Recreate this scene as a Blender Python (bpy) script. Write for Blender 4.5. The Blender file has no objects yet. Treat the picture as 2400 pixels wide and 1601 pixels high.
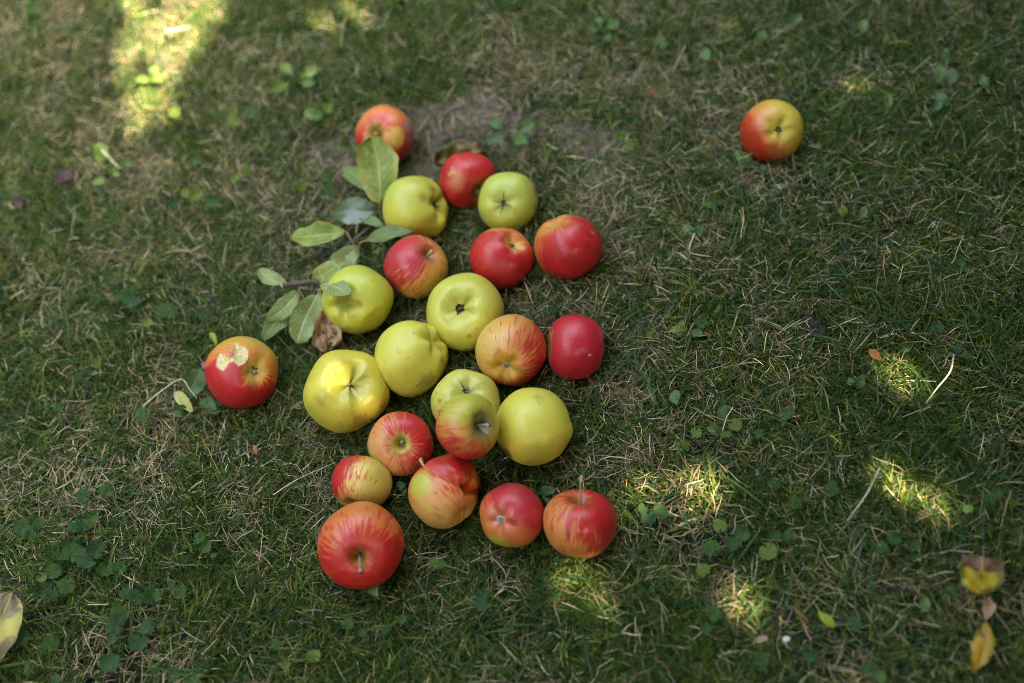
import bpy, math, random
import numpy as np
from mathutils import Vector, Matrix, noise as mnoise

random.seed(7)
DEBUG = False
rng = np.random.default_rng(11)
SC = bpy.context.scene
COL = SC.collection

# ------------------------------------------------------------------ camera
IMG_W, IMG_H = 2400.0, 1601.0          # the photograph's own frame, used to read places off it
LENS, SENSOR = 35.0, 36.0
FPX = IMG_W * LENS / SENSOR
PITCH, ROLL, DIST = math.radians(55.0), math.radians(13.0), 1.12
F = Vector((0, math.cos(PITCH), -math.sin(PITCH)))
R0 = Vector((1, 0, 0)); U0 = Vector((0, math.sin(PITCH), math.cos(PITCH)))
RV = R0 * math.cos(ROLL) - U0 * math.sin(ROLL)
UV_ = R0 * math.sin(ROLL) + U0 * math.cos(ROLL)
CAM = -F * DIST
cam_data = bpy.data.cameras.new("camera"); cam = bpy.data.objects.new("camera", cam_data); COL.objects.link(cam)
cam.matrix_world = Matrix(((RV.x, UV_.x, -F.x, CAM.x), (RV.y, UV_.y, -F.y, CAM.y), (RV.z, UV_.z, -F.z, CAM.z), (0, 0, 0, 1)))
cam_data.lens = LENS; cam_data.sensor_width = SENSOR; cam_data.clip_start = 0.02; cam_data.clip_end = 500
cam_data.dof.use_dof = True; cam_data.dof.focus_distance = 1.035; cam_data.dof.aperture_fstop = 1.75
SC.camera = cam

# ------------------------------------------------------------------ sky, sun, exposure
SUN_AZ, SUN_EL = math.radians(38.0), math.radians(50.0)    # azimuth measured from straight behind the camera towards its right
SUN = Vector((math.sin(SUN_AZ) * math.cos(SUN_EL), -math.cos(SUN_AZ) * math.cos(SUN_EL), math.sin(SUN_EL)))
world = bpy.data.worlds.new("World"); SC.world = world; world.use_nodes = True
wn = world.node_tree.nodes; wl = world.node_tree.links; wn.clear()
sky = wn.new("ShaderNodeTexSky"); sky.sky_type = 'NISHITA'; sky.sun_disc = False
sky.sun_elevation = SUN_EL; sky.sun_rotation = math.atan2(SUN.x, SUN.y); sky.dust_density = 3.5; sky.air_density = 0.9
bg = wn.new("ShaderNodeBackground"); bg.inputs[1].default_value = 0.15
wo = wn.new("ShaderNodeOutputWorld"); wl.new(sky.outputs[0], bg.inputs[0]); wl.new(bg.outputs[0], wo.inputs[0])
sd = bpy.data.lights.new("sun", 'SUN'); sd.energy = 2.0; sd.angle = math.radians(0.53); sd.color = (1.0, 0.96, 0.90)
so = bpy.data.objects.new("sun", sd); COL.objects.link(so); so.rotation_euler = SUN.to_track_quat('Z', 'Y').to_euler(); so.location = SUN * 6
vs = SC.view_settings; vs.view_transform = 'Standard'; vs.look = 'None'; vs.gamma = 1.0; vs.use_curve_mapping = False
vs.exposure = 4.3
vs.use_white_balance = True; vs.white_balance_temperature = 8900; vs.white_balance_tint = 1
SC.render.engine = 'CYCLES'
SC.cycles.use_denoising = True; SC.cycles.denoiser = 'OPENIMAGEDENOISE'; SC.cycles.denoising_prefilter = 'NONE'; SC.cycles.denoising_input_passes = 'RGB_ALBEDO_NORMAL'
SC.cycles.pixel_filter_type = 'BLACKMAN_HARRIS'; SC.cycles.filter_width = 0.9
SC.cycles.sample_clamp_indirect = 4.0
SC.cycles.max_bounces = 6; SC.cycles.diffuse_bounces = 3; SC.cycles.glossy_bounces = 2
SC.cycles.transmission_bounces = 3; SC.cycles.transparent_max_bounces = 4
SC.cycles.caustics_reflective = False; SC.cycles.caustics_refractive = False

# ------------------------------------------------------------------ places
S24 = 2400.0 / 2351.0
def ray(x, y):
    return F + RV * ((x - IMG_W / 2) / FPX) - UV_ * ((y - IMG_H / 2) / FPX)
def at(x, y, h=0.0):
    """world point at height h that the photograph shows at pixel (x, y) of its 2400 px frame"""
    d = ray(x, y); t = (h - CAM.z) / d.z
    return CAM + d * t
def frame_at(x, y):
    t = -ray(x, y).normalized(); r = (RV - t * RV.dot(t)).normalized(); u = t.cross(r)
    return r, u, t
RVn, UVn, Fn, Cn = (np.array(v) for v in (RV, UV_, F, CAM))
def to_px(P):
    Q = P - Cn; z = Q @ Fn
    return IMG_W / 2 + FPX * (Q @ RVn) / z, IMG_H / 2 - FPX * (Q @ UVn) / z
def px_size(x, y, h=0.0):
    return (at(x, y, h) - CAM).dot(F) / FPX        # metres per photograph pixel there

def ground_z(x, y):
    return 0.006 * np.sin(3.1 * x + 0.7) * np.cos(2.6 * y - 0.4) + 0.003 * np.sin(9.0 * x + 2.0 * y) + 0.002 * np.cos(13.0 * y - 5.0 * x)

# ------------------------------------------------------------------ object helpers
def tag(o, label=None, cat=None, group=None, kind=None):
    if label: o["label"] = label
    if cat: o["category"] = cat
    if group: o["group"] = group
    if kind: o["kind"] = kind
    return o
def empty(name, loc, label, cat, group=None):
    o = bpy.data.objects.new(name, None); o.empty_display_size = 0.02; o.location = loc
    COL.objects.link(o); return tag(o, label, cat, group)
def link_mesh(name, me, mat, parent=None):
    """mesh data in world coordinates of the parent Empty's frame"""
    o = bpy.data.objects.new(name, me)
    if mat is not None and not me.materials: me.materials.append(mat)
    COL.objects.link(o)
    if parent is not None: o.parent = parent
    return o
def mesh_np(name, verts, faces, smooth=True, attrs=()):
    """verts (n,3); faces list of (m,k) int arrays; attrs: (name, type, array)"""
    me = bpy.data.meshes.new(name)
    verts = np.ascontiguousarray(verts, dtype=np.float32)
    me.vertices.add(len(verts)); me.vertices.foreach_set("co", verts.ravel())
    loops = np.concatenate([f.ravel() for f in faces]).astype(np.int32)
    totals = np.concatenate([np.full(len(f), f.shape[1]) for f in faces]).astype(np.int32)
    starts = np.concatenate([[0], np.cumsum(totals)[:-1]]).astype(np.int32)
    me.loops.add(len(loops)); me.loops.foreach_set("vertex_index", loops)
    me.polygons.add(len(totals)); me.polygons.foreach_set("loop_start", starts); me.polygons.foreach_set("loop_total", totals)
    if smooth: me.polygons.foreach_set("use_smooth", np.ones(len(totals), dtype=bool))
    for n, t, a in attrs:
        at_ = me.attributes.new(n, t, 'POINT')
        key = {"FLOAT_COLOR": "color", "FLOAT_VECTOR": "vector", "FLOAT": "value"}[t]
        at_.data.foreach_set(key, np.ascontiguousarray(a, dtype=np.float32).ravel())
    me.update(calc_edges=True); me.validate()
    return me

# ------------------------------------------------------------------ material helpers
class NT:
    def __init__(self, name):
        self.m = bpy.data.materials.new(name); self.m.use_nodes = True
        self.t = self.m.node_tree; self.t.nodes.clear()
        self.out = self.t.nodes.new("ShaderNodeOutputMaterial")
    def n(self, typ, **kw):
        nd = self.t.nodes.new(typ)
        for k, v in kw.items(): setattr(nd, k, v)
        return nd
    def put(self, sock, v):
        if hasattr(v, "is_linked") or isinstance(v, bpy.types.NodeSocket): self.t.links.new(v, sock)
        elif isinstance(v, (tuple, list)) and sock.type == 'RGBA' and len(v) == 3: sock.default_value = (*v, 1)
        else: sock.default_value = v
    def math(self, op, a, b=0.0, c=0.0, clamp=False):
        nd = self.n("ShaderNodeMath", operation=op, use_clamp=clamp)
        for i, v in enumerate((a, b, c)): self.put(nd.inputs[i], v)
        return nd.outputs[0]
    def vmath(self, op, a, b=(0, 0, 0)):
        nd = self.n("ShaderNodeVectorMath", operation=op); self.put(nd.inputs[0], a); self.put(nd.inputs[1], b)
        return nd.outputs["Value"] if op in ("DOT_PRODUCT", "LENGTH", "DISTANCE") else nd.outputs[0]
    def attr(self, name, out="Vector"):
        nd = self.n("ShaderNodeAttribute", attribute_name=name); return nd.outputs[out]
    def noise(self, vec, scale=1.0, detail=3.0, rough=0.5, out=0):
        nd = self.n("ShaderNodeTexNoise"); self.put(nd.inputs["Vector"], vec); nd.inputs["Scale"].default_value = scale
        nd.inputs["Detail"].default_value = detail; nd.inputs["Roughness"].default_value = rough
        return nd.outputs[out]
    def voro(self, vec, scale):
        nd = self.n("ShaderNodeTexVoronoi"); self.put(nd.inputs["Vector"], vec); nd.inputs["Scale"].default_value = scale
        return nd.outputs["Distance"]
    def step(self, v, lo, hi, a=0.0, b=1.0):
        nd = self.n("ShaderNodeMapRange", interpolation_type='SMOOTHSTEP')
        for i, x in enumerate((v, lo, hi, a, b)): self.put(nd.inputs[i], x)
        return nd.outputs[0]
    def mix(self, f, a, b, mode='MIX'):
        nd = self.n("ShaderNodeMix", data_type='RGBA', blend_type=mode)
        self.put(nd.inputs[0], f); self.put(nd.inputs[6], a); self.put(nd.inputs[7], b)
        return nd.outputs[2]
    def bsdf(self, col, rough=0.5, spec=0.5, trans=0.0, bump=None, bump_d=0.001, transcol=None):
        p = self.n("ShaderNodeBsdfPrincipled"); self.put(p.inputs["Base Color"], col)
        self.put(p.inputs["Roughness"], rough); self.put(p.inputs["Specular IOR Level"], spec)
        if bump is not None:
            b = self.n("ShaderNodeBump"); b.inputs["Strength"].default_value = 1.0; b.inputs["Distance"].default_value = bump_d
            self.put(b.inputs["Height"], bump); self.t.links.new(b.outputs[0], p.inputs["Normal"])
        res = p.outputs[0]
        if trans > 0:
            tr = self.n("ShaderNodeBsdfTranslucent"); self.put(tr.inputs[0], transcol if transcol is not None else col)
            ms = self.n("ShaderNodeMixShader"); ms.inputs[0].default_value = trans
            self.t.links.new(res, ms.inputs[1]); self.t.links.new(tr.outputs[0], ms.inputs[2]); res = ms.outputs[0]
        self.t.links.new(res, self.out.inputs[0])
        return self.m

def mat_blade(name, trans=0.3, rough=0.5, spec=0.35):
    t = NT(name); c = t.attr("col", "Color")
    return t.bsdf(c, rough, spec, trans)

def mat_soil():
    t = NT("soil"); p = t.n("ShaderNodeNewGeometry").outputs["Position"]
    n1 = t.noise(p, 6.0, 4.0); n2 = t.noise(p, 90.0, 5.0, 0.65); n3 = t.noise(p, 420.0, 3.0, 0.6)
    dry = t.attr("dry", "Fac")
    wet = t.mix(t.step(n2, 0.3, 0.7), (0.016, 0.014, 0.010), (0.040, 0.034, 0.024))
    wet = t.mix(t.math('MULTIPLY', t.step(n1, 0.45, 0.62), 0.5), wet, (0.022, 0.032, 0.010))
    pale = t.mix(t.step(n2, 0.3, 0.7), (0.105, 0.072, 0.058), (0.250, 0.185, 0.155))
    pale = t.mix(t.step(n3, 0.45, 0.75), pale, (0.27, 0.21, 0.175))
    n4 = t.noise(p, 28.0, 4.0, 0.65)
    c = t.mix(t.step(t.math('ADD', dry, t.math('ADD', t.math('MULTIPLY', t.math('SUBTRACT', n2, 0.5), 0.7), t.math('MULTIPLY', t.math('SUBTRACT', n4, 0.5), 1.1))), 0.25, 0.6), wet, pale)
    h = t.math('ADD', t.math('MULTIPLY', n2, 0.7), t.math('MULTIPLY', n3, 0.4))
    return t.bsdf(c, 0.95, 0.15, 0, h, 0.012)

def mat_bark(name="bark", a=(0.10, 0.075, 0.062), b=(0.24, 0.19, 0.165), sc=300.0):
    t = NT(name); p = t.n("ShaderNodeTexCoord").outputs["Object"]
    n = t.noise(p, sc, 4.0, 0.6); c = t.mix(t.step(n, 0.35, 0.7), a, b)
    return t.bsdf(c, 0.8, 0.25, 0, n, 0.0012)

def mat_plain(name, a, b, sc=200.0, rough=0.6, trans=0.0, spec=0.4):
    t = NT(name); p = t.n("ShaderNodeTexCoord").outputs["Object"]
    n = t.noise(p, sc, 3.0, 0.6); c = t.mix(t.step(n, 0.3, 0.7), a, b)
    return t.bsdf(c, rough, spec, trans, n, 0.0003)

def mat_leaf(name, ca, cb, vein, mott=None, mott_t=(0.5, 0.62), rough=0.45, spec=0.5, trans=0.25, vein_w=0.035, nv=8.0, edge=None, back=None, msc=70.0, tip=None):
    """leaf skin: two greens in soft patches, a paler midrib with side veins, optional dead blotches and a dead rim"""
    t = NT(name); uv = t.attr("luv"); pos = t.n("ShaderNodeTexCoord").outputs["Object"]
    sp = t.n("ShaderNodeSeparateXYZ"); t.put(sp.inputs[0], uv); u, v = sp.outputs[0], sp.outputs[1]
    av = t.math('ABSOLUTE', v)
    n1 = t.noise(pos, 60.0, 3.0); n2 = t.noise(pos, 500.0, 3.0)
    c = t.mix(t.step(n1, 0.35, 0.65), ca, cb)
    c = t.mix(t.math('MULTIPLY', t.step(n2, 0.5, 0.75), 0.25), c, vein)
    if edge is not None:
        e = t.math('ADD', av, t.math('MULTIPLY', t.math('SUBTRACT', n1, 0.5), 0.9))
        c = t.mix(t.step(e, 0.62, 0.85), c, edge)
    if mott is not None:
        n3 = t.noise(pos, msc, 4.0, 0.6)
        c = t.mix(t.step(n3, *mott_t), c, mott)
    if tip is not None:
        e = t.math('ADD', u, t.math('MULTIPLY', t.math('SUBTRACT', n1, 0.5), 0.35))
        c = t.mix(t.step(e, tip[1], tip[2]), c, tip[0])
    mid = t.step(av, vein_w, vein_w * 2.4, 1.0, 0.0)
    ph = t.math('SUBTRACT', t.math('MULTIPLY', u, nv), t.math('MULTIPLY', av, 2.2))
    tri = t.math('ABSOLUTE', t.math('SUBTRACT', t.math('FRACT', ph), 0.5))
    side = t.math('MULTIPLY', t.step(tri, 0.0, 0.11, 1.0, 0.0), 0.35)
    vm = t.math('MAXIMUM', t.math('MULTIPLY', mid, 0.85), side)
    c = t.mix(vm, c, vein)
    if back is not None:
        bf = t.n("ShaderNodeNewGeometry").outputs["Backfacing"]
        c = t.mix(t.math('MULTIPLY', bf, 0.8), c, back)
    h = t.math('SUBTRACT', t.math('MULTIPLY', n2, 0.3), t.math('MULTIPLY', vm, 0.6))
    return t.bsdf(c, rough, spec, trans, h, 0.0006)

# ------------------------------------------------------------------ the ground
def blob(x, y, cx, cy, rx, ry): return np.exp(-(((x - cx) / rx) ** 2 + ((y - cy) / ry) ** 2))
def bare(x, y):
    b = 1.5 * blob(x, y, 1070, 295, 175, 80) + 0.6 * blob(x, y, 960, 400, 90, 60) + 1.2 * blob(x, y, 780, 350, 100, 65) + 0.75 * blob(x, y, 1540, 175, 90, 45) + 0.75 * blob(x, y, 1500, 905, 90, 70) + 0.7 * blob(x, y, 1570, 605, 90, 45)
    b += 0.7 * blob(x, y, 1460, 335, 120, 70) + 0.7 * blob(x, y, 1290, 315, 150, 60) + 0.4 * blob(x, y, 1420, 450, 110, 90) + 0.45 * blob(x, y, 1050, 400, 120, 60) + 0.45 * blob(x, y, 1480, 780, 90, 90) + 0.5 * blob(x, y, 2280, 150, 90, 60) + 0.3 * blob(x, y, 1400, 560, 150, 160) + 0.35 * blob(x, y, 1450, 660, 80, 60)
    return np.clip(b, 0, 1)
def build_ground():
    s = np.linspace(-1, 1, 301); g = np.sinh(s * 6.0) / np.sinh(6.0) * 60.0
    X, Y = np.meshgrid(g, g); X, Y = X.ravel(), Y.ravel()
    near = np.exp(-(X ** 2 + Y ** 2) / 9.0)
    fine = 0.004 * near * np.array([mnoise.noise(Vector((x * 14, y * 14, 0))) if abs(x) < 1.6 and abs(y) < 1.6 else 0.0 for x, y in zip(X, Y)])
    Z = ground_z(X, Y) * near + fine - 0.004
    bx, by = to_px(np.stack([X, Y, 0 * X], -1)); DRY = bare(bx, by) * (np.abs(X) < 2) * (np.abs(Y) < 1.6)
    n = len(g); i = np.arange(n * n).reshape(n, n)
    f = np.stack([i[:-1, :-1], i[:-1, 1:], i[1:, 1:], i[1:, :-1]], -1).reshape(-1, 4)
    o = link_mesh("ground", mesh_np("ground", np.stack([X, Y, Z], -1), [f], True, (("dry", "FLOAT", DRY),)), mat_soil())
    tag(o, "bare brown earth showing between the grass", "ground", kind="structure")
build_ground()

# ------------------------------------------------------------------ apples
RED, DEEP, ORANGE = (0.56, 0.006, 0.016), (0.42, 0.004, 0.018), (0.64, 0.15, 0.045)
YEL, GRN, LIME = (0.58, 0.40, 0.065), (0.42, 0.38, 0.045), (0.36, 0.37, 0.038)
YG, YG2 = (0.60, 0.51, 0.07), (0.46, 0.45, 0.07)
TAN = (0.24, 0.15, 0.05)

def smooth(a, lo, hi):
    t = np.clip((a - lo) / (hi - lo), 0, 1); return t * t * (3 - 2 * t)

def mat_apple(nm, s, bd, gd, patches, seed):
    t = NT(nm); d = t.attr("ac"); st = t.attr("st")
    off = (seed * 3.17, seed * 1.31, seed * 2.11)
    def vec(scale, base=st):
        return t.vmath('ADD', t.vmath('MULTIPLY', base, scale), off)
    n_b = t.noise(vec((1.3, 1.3, 1.3), d), 1.0, 2.0)                    # broad blotches
    n_s = t.noise(vec((8.0, 8.0, 0.9)), 1.0, 3.0, 0.65)                  # broad streaks down the fruit
    n_f = t.noise(vec((19.0, 19.0, 1.6)), 1.0, 2.0, 0.6)                # fine streaks
    n_d = t.noise(vec((20, 20, 20), d), 1.0, 3.0, 0.65)                 # fine dapple
    theta = t.n("ShaderNodeSeparateXYZ"); t.put(theta.inputs[0], st); th = theta.outputs[2]
    g = t.vmath('DOT_PRODUCT', d, gd)
    base = t.mix(t.step(t.math('ADD', g, t.math('MULTIPLY', t.math('SUBTRACT', n_b, 0.5), 1.0)), -0.5, 0.8), s['a'], s['b'])
    k = s.get('streak', 0.5)
    b = t.vmath('DOT_PRODUCT', d, bd)
    b = t.math('ADD', b, t.math('MULTIPLY', t.math('SUBTRACT', n_b, 0.5), s.get('blot', 0.9)))
    wob = t.math('ADD', t.math('MULTIPLY', t.math('SUBTRACT', n_s, 0.5), 2.3 * k), t.math('MULTIPLY', t.math('SUBTRACT', n_f, 0.5), 2.0 * k))
    wob = t.math('ADD', wob, t.math('MULTIPLY', t.math('SUBTRACT', n_d, 0.5), 0.55))
    col = base
    if 'mid' in s:
        lo, hi = s['midr']
        m = t.step(t.math('ADD', b, t.math('MULTIPLY', wob, 0.6)), lo, hi)
        col = t.mix(t.math('MULTIPLY', m, s.get('mida', 0.9)), col, s['mid'])
        lo, hi = s['redr']
        md_, hw_ = (lo + hi) / 2, (hi - lo) * 0.32
        r = t.step(t.math('ADD', b, wob), md_ - hw_, md_ + hw_)
        redc = t.mix(t.step(n_s, 0.38, 0.62), s['red'], s.get('red2', s['red']))
        col = t.mix(t.math('MULTIPLY', r, s.get('reda', 0.95)), col, redc)
        if s.get('stripe', 0) > 0:                                       # separate dark red flecks
            n_g = t.noise(vec((11.0, 11.0, 2.6)), 1.0, 1.5, 0.5)
            fl = t.step(t.math('ADD', n_g, t.math('MULTIPLY', b, 0.10)), 0.58, 0.64)
            col = t.mix(t.math('MULTIPLY', fl, s['stripe']), col, s['red'])
        pal = t.step(t.voro(vec((12, 12, 12), d), 1.0), 0.07, 0.17, 1.0, 0.0)   # pale lenticels
        col = t.mix(t.math('MULTIPLY', pal, 0.32), col, (0.75, 0.5, 0.3))
        sc_ = t.noise(vec((5.0, 5.0, 5.0), d), 1.0, 6.0, 0.8)
        col = t.mix(t.math('MULTIPLY', t.step(sc_, 0.62, 0.72), 0.45), col, (0.33, 0.17, 0.08))
    else:
        dk = t.voro(vec((9, 9, 9), d), 1.0); mk = t.noise(vec((3.5, 3.5, 3.5), d), 1.0, 2.0)
        sp_ = t.math('MULTIPLY', t.step(dk, 0.05, 0.15, 1.0, 0.0), t.step(mk, 0.42, 0.58))
        col = t.mix(t.math('MULTIPLY', sp_, 0.75), col, (0.14, 0.11, 0.05))
        dk2 = t.step(t.voro(vec((20, 20, 20), d), 1.0), 0.08, 0.22, 1.0, 0.0)
        col = t.mix(t.math('MULTIPLY', dk2, 0.22), col, (0.20, 0.17, 0.06))
        sm = t.noise(vec((4.2, 4.2, 4.2), d), 1.0, 6.0, 0.75)
        col = t.mix(t.math('MULTIPLY', t.step(sm, 0.55, 0.70), 0.36), col, (0.22, 0.16, 0.07))
        col = t.mix(t.math('MULTIPLY', t.step(n_d, 0.5, 0.8), 0.16), col, (0.25, 0.20, 0.08))
    # hollows at both ends
    wob2 = t.math('ADD', t.math('MULTIPLY', t.math('SUBTRACT', n_s, 0.5), 0.7), t.math('MULTIPLY', t.math('SUBTRACT', n_f, 0.5), 0.4))
    sp, sw = s.get('scol', (0.36, 0.30, 0.06)), s.get('sw', 0.45)
    col = t.mix(t.math('MULTIPLY', t.step(t.math('ADD', th, wob2), sw * 0.45, sw * 1.15, 1.0, 0.0), s.get('sa', 0.8)), col, sp)
    cp, cw = s.get('ccol', (0.58, 0.36, 0.08)), s.get('cw', 0.42)
    ith = t.math('SUBTRACT', math.pi, th)
    col = t.mix(t.math('MULTIPLY', t.step(t.math('ADD', ith, wob2), cw * 0.45, cw * 1.15, 1.0, 0.0), s.get('ca', 0.7)), col, cp)
    for pd, rad, pc, amt, rough_ in patches:
        ns_ = t.math('ADD', t.math('MULTIPLY', t.math('SUBTRACT', t.noise(vec((6, 6, 6), d), 1.0, 5.0, 0.75), 0.5), 0.55), t.math('MULTIPLY', t.math('SUBTRACT', t.math('ADD', n_d, n_f), 1.0), 0.35))
        q = t.math('ADD', t.vmath('DISTANCE', d, pd), t.math('MULTIPLY', ns_, rough_))
        col = t.mix(t.math('MULTIPLY', t.step(q, rad * 0.45, rad * 1.2, 1.0, 0.0), amt), col, pc)
    fl = t.attr("flesh", "Fac")
    fcol = t.mix(t.step(n_b, 0.42, 0.56), (0.66, 0.58, 0.33), t.mix(t.step(n_d, 0.42, 0.58), (0.62, 0.52, 0.25), (0.52, 0.37, 0.13)))
    col = t.mix(fl, col, fcol)
    rough = t.math('ADD', s.get('rough', 0.36) + 0.05, t.math('MULTIPLY', t.math('ADD', n_d, n_b), 0.13))
    p = t.bsdf(col, rough, s.get('spec', 0.5) * 0.6, 0, n_d, 0.0002)
    pr = [n for n in t.t.nodes if n.type == 'BSDF_PRINCIPLED'][0]
    pr.inputs["Coat Weight"].default_value = s.get("coat", 0.65); pr.inputs["Coat Roughness"].default_value = 0.31
    pr.inputs["Subsurface Weight"].default_value = 0.06
    pr.inputs["Subsurface Radius"].default_value = (0.004, 0.002, 0.001)
    pr.inputs["Subsurface Scale"].default_value = 1.0
    return p

def apple_shape(r, spec, seed, nseg=112, nring=72):
    """closed fruit surface about its own axis (stem at +z), equatorial radius r; also unit directions"""
    rs = np.random.default_rng(seed + 100)
    th = np.concatenate([[0.012], np.linspace(0.05, math.pi - 0.05, nring), [math.pi - 0.012]])
    ph = np.linspace(0, 2 * math.pi, nseg, endpoint=False)
    T, P = np.meshgrid(th, ph, indexing='ij')
    H = spec.get('H', 0.90); e = spec.get('box', 0.92); tap = spec.get('tap', 0.06)
    sT, cT = np.sin(T), np.cos(T)
    rho = np.abs(sT) ** e; z = H * np.sign(cT) * np.abs(cT) ** e
    rib = spec.get('rib', 0.02); p0 = rs.uniform(0, 6.28)
    low = smooth(-cT, -0.6, 0.9)
    rho = rho * (1 + tap * cT * 0.8) * (1 + rib * np.cos(5 * P + p0) * (0.35 + 0.65 * low))
    ds, ws, dc, wc = spec.get('ds', 0.40), spec.get('ws', 0.36), spec.get('dc', 0.24), spec.get('wc', 0.32)
    top = (cT > 0)
    z = z - np.where(top, ds * (0.26 * np.exp(-(rho / (ws * 1.7)) ** 2) + 0.74 * np.exp(-(rho / (ws * 0.66)) ** 2)), 0) + np.where(~top, dc * np.exp(-(rho / wc) ** 2), 0)
    cr = spec.get('crib', 0.02)
    z = z + np.where(~top, -1, spec.get('srib', 0.0) / max(cr, 1e-6)) * cr * np.cos(5 * P + p0) * np.exp(-((rho - 0.36) / 0.20) ** 2)
    ce = spec.get('crease', 0.0)
    if ce:
        for kk, (am, wd) in enumerate(zip(rs.permutation([1.0, 0.5, 0.9, 0.15, 0.75]), rs.uniform(0.28, 0.5, 5))):
            dp = (P - (p0 + kk * 2 * math.pi / 5 + rs.uniform(-0.3, 0.3)) + math.pi) % (2 * math.pi) - math.pi
            z = z + np.where(~top, 1, 0) * ce * am * np.exp(-(dp / (wd * (0.6 + rho))) ** 2) * np.exp(-((rho - 0.24) / (0.20 + 0.10 * am)) ** 2)
    x = rho * np.cos(P); y = rho * np.sin(P)
    lump = spec.get('lump', 0.03)
    dirs = np.stack([sT * np.cos(P), sT * np.sin(P), cT], -1)
    disp = np.zeros_like(T)
    for kk in range(7):
        w = rs.normal(size=3) * 1.55; disp += np.sin(dirs @ w + rs.uniform(0, 6.28)) / 7 ** 0.5
    fac = 1 + lump * disp
    V = np.stack([x * fac * spec.get('sx', 1), y * fac * spec.get('sy', 1), z * fac], -1)
    return V.reshape(-1, 3) * r, dirs.reshape(-1, 3), T.ravel(), P.ravel(), nseg, len(th)

def grid_faces(nr, ns, wrap=True):
    i = np.arange(nr * ns).reshape(nr, ns); j = np.roll(i, -1, axis=1)
    if not wrap: i2, j = i[:, :-1], i[:, 1:]
    else: i2 = i
    return np.stack([i2[:-1], i2[1:], j[1:], j[:-1]], -1).reshape(-1, 4)

def tube(points, radii, ns=10, cap=True):
    pts = [Vector(p) for p in points]; n = len(pts); V = []; prev = None
    for k in range(n):
        tg = (pts[min(k + 1, n - 1)] - pts[max(k - 1, 0)]).normalized()
        a = (prev - tg * prev.dot(tg)) if prev is not None else tg.orthogonal()
        a.normalize(); b = tg.cross(a); prev = a
        for q in range(ns):
            w = 2 * math.pi * q / ns; V.append(pts[k] + (a * math.cos(w) + b * math.sin(w)) * radii[k])
    F_ = [grid_faces(n, ns)[:, ::-1]]
    if cap: F_ += [np.array([list(range(ns))[::-1]]), np.array([[(n - 1) * ns + q for q in range(ns)]])]
    return np.array([tuple(v) for v in V]), F_

def join(parts):
    V, FF, o = [], [], 0
    for v, f in parts:
        V.append(v); FF += [q + o for q in f]; o += len(v)
    return np.concatenate(V), FF

MAT_STEM = mat_plain("apple_stem", (0.30, 0.24, 0.10), (0.46, 0.40, 0.22), 260, 0.65)
MAT_STEM_B = mat_plain("apple_stem_brown", (0.16, 0.10, 0.05), (0.34, 0.26, 0.15), 260, 0.7)
MAT_SEPAL = mat_plain("dry_sepal", (0.025, 0.02, 0.014), (0.11, 0.09, 0.055), 500, 0.85)
MAT_SEPAL_G = mat_plain("grey_sepal", (0.24, 0.22, 0.18), (0.42, 0.40, 0.35), 700, 0.9)
MAT_CORE = mat_plain("calyx_core", (0.012, 0.010, 0.008), (0.06, 0.05, 0.035), 600, 0.9)

APPLES = []
def stem_mesh(r, z0, L, bend, th):
    pts, rad = [], []
    for k in range(9):
        f = k / 8; pts.append((bend[0] * f * f * r, bend[1] * f * f * r, z0 + L * r * f))
        rad.append(th * r * (1.0 - 0.25 * math.sin(math.pi * min(f * 1.1, 1))) * (1.5 if k == 8 else 1.25 if k == 7 else 1.0))
    V, F_ = tube(pts, rad, 10)
    V = V + np.random.default_rng(int(L * 1000)).normal(size=V.shape) * th * r * 0.06
    return mesh_np("stem", V, F_)
def calyx_mesh(r, z0, wid, seed, n=5, length=0.16, closed=False, wild=0.5, slim=1.0):
    rs = np.random.default_rng(seed); parts = []
    for k in range(n):
        a = 2 * math.pi * k / n + rs.uniform(-0.35, 0.35); L = length * r * rs.uniform(0.7, 1.25); w = 0.045 * r * rs.uniform(0.7, 1.2) * slim
        el = rs.uniform(0.1, 1.3) if not closed else rs.uniform(0.9, 1.4); cur = rs.uniform(-1.4, 1.6) * wild
        ca, sa = math.cos(a), math.sin(a); V = []; p = Vector((ca * wid * r * 0.55, sa * wid * r * 0.55, z0 - 0.005 * r))
        for q in range(5):
            f = q / 4; ww = w * (1 - f) ** 0.7 + 0.0001; tw = rs.uniform(-0.4, 0.4)
            sd_ = Vector((-sa, ca, tw)).normalized()
            V += [tuple(p - sd_ * ww), tuple(p + sd_ * ww)]
            ang = el + cur * f
            sgn = -1 if closed else 1
            p = p + Vector((ca * math.cos(ang) * sgn, sa * math.cos(ang) * sgn, -math.sin(ang))) * (L / 4)
        parts.append((np.array(V), [np.array([[2 * q, 2 * q + 1, 2 * q + 3, 2 * q + 2] for q in range(4)])]))
    V, F_ = join(parts); return mesh_np("sepals", V, F_)
def core_mesh(r, z0, wid, seed):
    rs = np.random.default_rng(seed); n = 16; V = [(0, 0, z0 + 0.03 * r)]
    for ring, (q, dz) in enumerate(((0.4, 0.0), (0.8, -0.03), (1.0, -0.012), (1.12, 0.03))):
        for k in range(n):
            w = 2 * math.pi * k / n; rr = q * wid * r * rs.uniform(0.85, 1.15)
            V.append((rr * math.cos(w), rr * math.sin(w), z0 + dz * r + rs.normal() * 0.008 * r))
    F3 = np.array([[0, 1 + k, 1 + (k + 1) % n] for k in range(n)])
    F4 = np.array([[1 + g * n + k, 1 + (g + 1) * n + k, 1 + (g + 1) * n + (k + 1) % n, 1 + g * n + (k + 1) % n] for g in range(3) for k in range(n)])
    return mesh_np("core", np.array(V), [F3, F4])

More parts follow.
